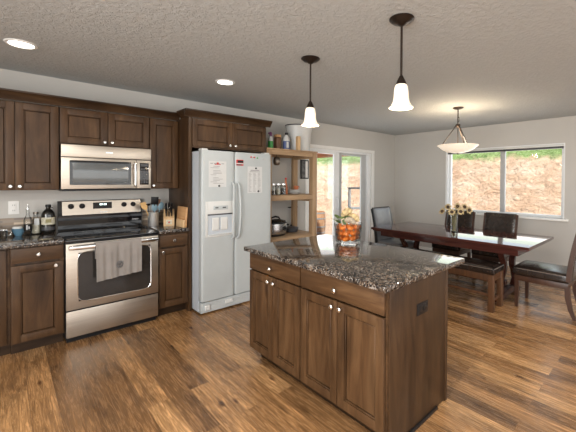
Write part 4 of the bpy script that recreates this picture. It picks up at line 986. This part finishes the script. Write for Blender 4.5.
# ------------------------------------------------------------------ dining set
TX0, TX1, TY0, TY1, TT = 3.66, 4.735, -3.315, -1.13, .755
tb = thing('dining_table', 'long glossy red brown dining table with scrolled trestle legs', 'table', ((TX0 + TX1) / 2, (TY0 + TY1) / 2, 0))
hx, hy = (TX1 - TX0) / 2, (TY1 - TY0) / 2
part('tabletop', MB().box(-hx, hx, -hy, hy, TT - .034, TT, .008, 3), 'cherry', tb)
part('top_moulding', MB().box(-hx + .02, hx - .02, -hy + .02, hy - .02, TT - .052, TT - .034, .005), 'cherry', tb)
part('apron', MB().box(-hx + .075, -hx + .10, -hy + .13, hy - .13, TT - .125, TT - .052, .003).box(hx - .10, hx - .075, -hy + .13, hy - .13, TT - .125, TT - .052, .003).box(-hx + .10, hx - .10, -hy + .13, -hy + .155, TT - .125, TT - .052, .003).box(-hx + .10, hx - .10, hy - .155, hy - .13, TT - .125, TT - .052, .003), 'cherry', tb)
for sy in (-1, 1):
    yb = sy * (hy - .38)
    part('foot', MB().bar([(-.36, yb, .03), (-.31, yb, .055), (-.16, yb, .085), (0, yb, .10), (.16, yb, .085), (.31, yb, .055), (.36, yb, .03)], .085, [.05, .07, .08, .09, .08, .07, .05], (0, 1, 0)), 'cherry_z', tb)
    part('cross_head', MB().bar([(-.36, yb, TT - .085), (.36, yb, TT - .085)], .085, .06, (0, 1, 0)), 'cherry_z', tb)
    for sx in (-1, 1):
        pts = [(sx * .19, yb, .10), (sx * .265, yb, .17), (sx * .275, yb, .25), (sx * .20, yb, .33), (sx * .15, yb, .40), (sx * .175, yb, .49), (sx * .245, yb, .57), (sx * .27, yb, .66)]
        sm = []
        for i in range(len(pts) - 1):
            for k in range(4):
                q = k / 4; p0 = Vector(pts[max(i - 1, 0)]); p1 = Vector(pts[i]); p2 = Vector(pts[i + 1]); p3 = Vector(pts[min(i + 2, len(pts) - 1)])
                sm.append(.5 * ((2 * p1) + (p2 - p0) * q + (2 * p0 - 5 * p1 + 4 * p2 - p3) * q * q + (3 * p1 - p0 - 3 * p2 + p3) * q ** 3))
        sm.append(Vector(pts[-1]))
        part('scroll_leg', MB().bar(sm, .07, [.05 + .014 * math.sin(i * .45) for i in range(len(sm))], (0, 1, 0)), 'cherry_z', tb)
part('stretcher', MB().box(-.045, .045, -hy + .40, hy - .40, .15, .205, .006), 'cherry_z', tb)

def parsons(label, loc, rz, frame='chair_wood', leather='leather', hgt=1.0, seams=True, ext=0):
    """faces local +y"""
    t = thing('dining_chair', label, 'chair', loc, rz)
    part('seat', MB().rbox((0, .01 + ext / 2, .425), (.47, .47 + ext, .10), .03, 10, .018), leather, t)
    part('seat_frame', MB().box(-.225, .225, -.215, .225 + ext, .315, .378, .006), frame, t)
    part('piping', MB().tube([(.232 * math.copysign(abs(math.cos(a)) ** .2, math.cos(a)), .01 + ext / 2 + (.232 + ext / 2) * math.copysign(abs(math.sin(a)) ** .2, math.sin(a)), .458) for a in [2 * PI * i / 64 for i in range(64)]], .0045, 6, closed=True), 'piping', t)
    # backrest : leaning curved slab
    def back(u, v_):
        x = (u - .5) * .45; z = .40 + v_ * (hgt - .40)
        y = -.215 - .10 * (v_ ** 1.5) - .012 * math.cos((u - .5) * PI) + .0
        return Vector((x, y, z))
    b = bmesh.new(); n, m_ = 14, 18
    fr_, bk = [], []
    for i in range(n + 1):
        u = i / n; fr_.append([]); bk.append([])
        for j in range(m_ + 1):
            v_ = j / m_; p = back(u, v_); e = min(u, 1 - u, ) * .45; e2 = min(e, (1 - v_) * (hgt - .40))
            pf = .018 + .014 * min(1, e2 / .035) ** .5
            if seams: pf -= .004 * (math.exp(-((u - .33) / .018) ** 2) + math.exp(-((u - .67) / .018) ** 2))
            fr_[i].append(b.verts.new(p + Vector((0, pf, 0)))); bk[i].append(b.verts.new(p + Vector((0, -.8 * pf, 0))))
    for i in range(n):
        for j in range(m_):
            b.faces.new((fr_[i][j], fr_[i + 1][j], fr_[i + 1][j + 1], fr_[i][j + 1])); b.faces.new((bk[i][j], bk[i][j + 1], bk[i + 1][j + 1], bk[i + 1][j]))
    for j in range(m_):
        b.faces.new((fr_[0][j], fr_[0][j + 1], bk[0][j + 1], bk[0][j])); b.faces.new((fr_[n][j], bk[n][j], bk[n][j + 1], fr_[n][j + 1]))
    for i in range(n):
        b.faces.new((fr_[i][0], bk[i][0], bk[i + 1][0], fr_[i + 1][0])); b.faces.new((fr_[i][m_], fr_[i + 1][m_], bk[i + 1][m_], bk[i][m_]))
    bmesh.ops.recalc_face_normals(b, faces=b.faces); mb = MB(); mb.merge(b)
    part('backrest', mb, leather, t, angle=50)
    for sx in (-1, 1):
        part('back_post', MB().bar([back(0.0 if sx < 0 else 1.0, q / 10) + Vector((sx * .010, -.004, 0)) for q in range(0, 11)], .028, .045), frame, t)
        part('leg', MB().bar([(sx * .20, .20 + ext, .32), (sx * .20, .203 + ext, 0)], [.046, .034], [.046, .034]), frame, t)
        part('leg', MB().bar([(sx * .20, -.205, .345), (sx * .20, -.21, .22), (sx * .20, -.235, .10), (sx * .20, -.275, 0)], [.044, .044, .038, .032], [.050, .050, .042, .034]), frame, t)
    part('top_rail', MB().bar([back(u / 8, 1.0) + Vector((0, -.004, .006)) for u in range(0, 9)], .034, .022, (0, 1, 0)) if frame == 'chair_black' else MB().tube([back(u / 8, 1.0) + Vector((0, 0, .002)) for u in range(0, 9)], .012, 8), frame if frame == 'chair_black' else leather, t)
    return t
parsons('dark leather chair with wood legs at the near right end of the dining table', (4.13, -3.41, 0), 0, ext=.09)
parsons('black framed dark leather chair with painted grey sheen at the far end of the table by the sliding door', (4.27, -1.17, 0), R(180), 'chair_black', 'sheen_leather')
parsons('dark leather chair under the window, directly behind the sunflower vase', (4.86, -1.86, 0), R(90), hgt=.96)
parsons('dark leather chair under the window, right of the sunflower vase', (4.86, -2.51, 0), R(90), hgt=.96)

bn = thing('dining_bench', 'wooden bench with dark leather cushion tucked along the near table side', 'bench', (3.662, -2.205, 0))
bhx, bhy = .162, .80
part('cushion', MB().rbox((0, 0, .462), (2 * bhx + .02, 2 * bhy + .02, .085), .028, 14, .016), 'leather', bn)
part('piping', MB().tube([((bhx + .008) * math.copysign(abs(math.cos(a)) ** .12, math.cos(a)), (bhy + .008) * math.copysign(abs(math.sin(a)) ** .12, math.sin(a)), .489) for a in [2 * PI * i / 96 for i in range(96)]], .004, 6, closed=True), 'piping', bn)
part('apron', MB().box(-bhx + .01, -bhx + .032, -bhy + .06, bhy - .06, .345, .42, .003).box(bhx - .032, bhx - .01, -bhy + .06, bhy - .06, .345, .42, .003).box(-bhx + .06, bhx - .06, -bhy + .01, -bhy + .032, .345, .42, .003).box(-bhx + .06, bhx - .06, bhy - .032, bhy - .01, .345, .42, .003), 'bench_wood', bn)
for sx in (-1, 1):
    for sy in (-1, 1):
        part('leg', MB().box(sx * (bhx - .03) - .03, sx * (bhx - .03) + .03, sy * (bhy - .03) - .03, sy * (bhy - .03) + .03, 0, .42, .004), 'bench_wood', bn)
part('stretcher', MB().box(-bhx + .015, -bhx + .045, -bhy + .06, bhy - .06, .17, .205, .003).box(-bhx + .06, bhx - .06, -bhy + .02, -bhy + .045, .11, .145, .003).box(-bhx + .06, bhx - .06, bhy - .045, bhy - .02, .11, .145, .003), 'bench_wood', bn)

# vase with dried sunflowers
VX, VY = 4.15, -2.235
vs = thing('glass_vase', 'tall clear glass vase of dried sunflowers on the dining table', 'vase', (VX, VY, TT))
part('vase_wall', MB().lathe([(0, 0), (.046, 0), (.050, .006), (.048, .12), (.054, .255), (.056, .258), (.050, .256), (.044, .12), (.045, .012), (0, .008)], 32), 'glass', vs)
hd_pos = [(-.19, .285, .0, -.6), (-.115, .345, .06, -.3), (-.06, .285, -.07, -.1), (.012, .36, .04, 0), (.055, .295, -.05, .2), (.105, .355, .03, .4), (.165, .315, -.01, .6)]
rr = random.Random(11)
view = Vector((-.70, -.33, .10)).normalized(); lat = Vector((.42, -.90, 0)).normalized()
for i, (a, z, dpt, ln_) in enumerate(hd_pos):
    base = Vector((0, 0, 0)) + lat * (a + .03) - Vector((view.x, view.y, 0)) * dpt + Vector((0, 0, z))
    t = thing('dried_sunflower', 'dried sunflower standing in the clear glass vase on the dining table', 'flower', (VX, VY, TT), 0, 'dried sunflowers in the vase')
    part('flower_stem', MB().tube([Vector((rr.uniform(-.02, .02), rr.uniform(-.02, .02), .012)), Vector((base.x * .16, base.y * .16, .15)), Vector((base.x * .22, base.y * .22, .262)), Vector((base.x * .7, base.y * .7, base.z * .96)), base], .004, 7), 'stem', t)
    nrm = (view + lat * ln_ + Vector((0, 0, rr.uniform(-.2, .5)))).normalized()
    rot = Matrix.Translation(base) @ nrm.to_track_quat('Z', 'Y').to_matrix().to_4x4()
    part('seed_head', MB().lathe([(0, .004), (.012, .010), (.022, .010), (.026, .002), (.018, -.008), (0, -.010)], 18, mat=rot), 'seed', t)
    pt = MB()
    for k in range(14):
        aa = 2 * PI * k / 14 + rr.uniform(-.1, .1); lnp = rr.uniform(.026, .038); cu = rr.uniform(-.3, .9)
        def petal(u, w_, aa=aa, lnp=lnp, cu=cu):
            r_ = .021 + u * lnp; s_ = (w_ - .5) * .017 * math.sin(PI * min(1, .15 + u * .85))
            return rot @ Vector((r_ * math.cos(aa) - s_ * math.sin(aa), r_ * math.sin(aa) + s_ * math.cos(aa), .004 + cu * .02 * u * u))
        pt.grid(petal, 4, 2, .0015)
    part('petals', pt, 'petal', t)

# ------------------------------------------------------------------ outside
def hgt(x, y):
    a, b_ = x - 9.6, y - 5.6
    d = max(a, b_) if (a < 0 or b_ < 0) else math.hypot(max(a, 0), max(b_, 0)) * .6 + max(a, b_) * .4
    n1 = noise.fractal(Vector((x * .35, y * .35, 3.1)), 1.0, 2.1, 4); n2 = noise.fractal(Vector((x * 1.6, y * 1.6, 7.7)), .9, 2.1, 4)
    d += n1 * .5
    base = -.10
    if d <= 0: return base + .02 * n2
    s = min(1, d / 1.5); bank = (s * s * (3 - 2 * s)) * 2.25
    return base + bank + max(0, d - 1.5) * .34 + n2 * .30 * min(1, d * 2) + n1 * .15 * min(1, d)
hb_ = MB()
NX, NY = 150, 190
hb_.grid(lambda u, v_: Vector((6.3 + u * 20, -9 + v_ * 31, hgt(6.3 + u * 20, -9 + v_ * 31))), NX, NY)
hb_.grid(lambda u, v_: Vector((-3 + u * 9.3, .5 + v_ * 21.5, hgt(-3 + u * 9.3, .5 + v_ * 21.5))), 80, 130)
o = hb_.build('hillside_ground', 'hill', None, True, 180); o['kind'] = 'structure'
t = thing('patio_roof', 'reddish wooden patio roof edge outside above the sliding door', 'patio roof', (4.2, 1.7, 2.05))
part('fascia_board', MB().box(1.02, 1.06, -1.5, 1.7, -.02, .20, .004), 'cedar', t)
part('roof_deck', MB().box(-2.2, 1.02, -1.5, 1.7, .12, .16), 'cedar', t)
part('roof_post', MB().box(-2.15, -2.05, 1.5, 1.6, -2.15, .12, .004), 'cedar', t)
t = thing('barrel_planter', 'wooden barrel with grey metal hoops standing outside the sliding door', 'barrel', (6.25, 2.95, hgt(6.25, 2.95)))
part('staves', MB().lathe([(0, 0), (.19, 0), (.205, .10), (.222, .30), (.222, .38), (.205, .58), (.195, .66), (.178, .66), (.178, .60), (0, .60)], 30), 'barrel', t)
for z, r_ in ((.05, .203), (.22, .221), (.46, .221), (.62, .204)):
    part('hoop', MB().lathe([(r_ - .004, -.02), (r_ + .003, -.02), (r_ + .003, .02), (r_ - .004, .02)], 30, (0, 0, z), cap=False), 'galv', t)
t = thing('patio_stand', 'grey metal patio stand outside seen through the right door panel', 'stand', (6.95, 2.05, hgt(6.95, 2.05)), R(-40))
part('top_board', MB().box(-.26, .26, -.20, .20, 1.33, 1.38, .006), 'dark_grey', t)
part('shelf_board', MB().box(-.24, .24, -.18, .18, .75, .80, .006), 'galv', t)
for sx in (-1, 1):
    for sy in (-1, 1): part('leg', MB().box(sx * .22 - .02, sx * .22 + .02, sy * .16 - .02, sy * .16 + .02, 0, 1.33, .003), 'galv', t)
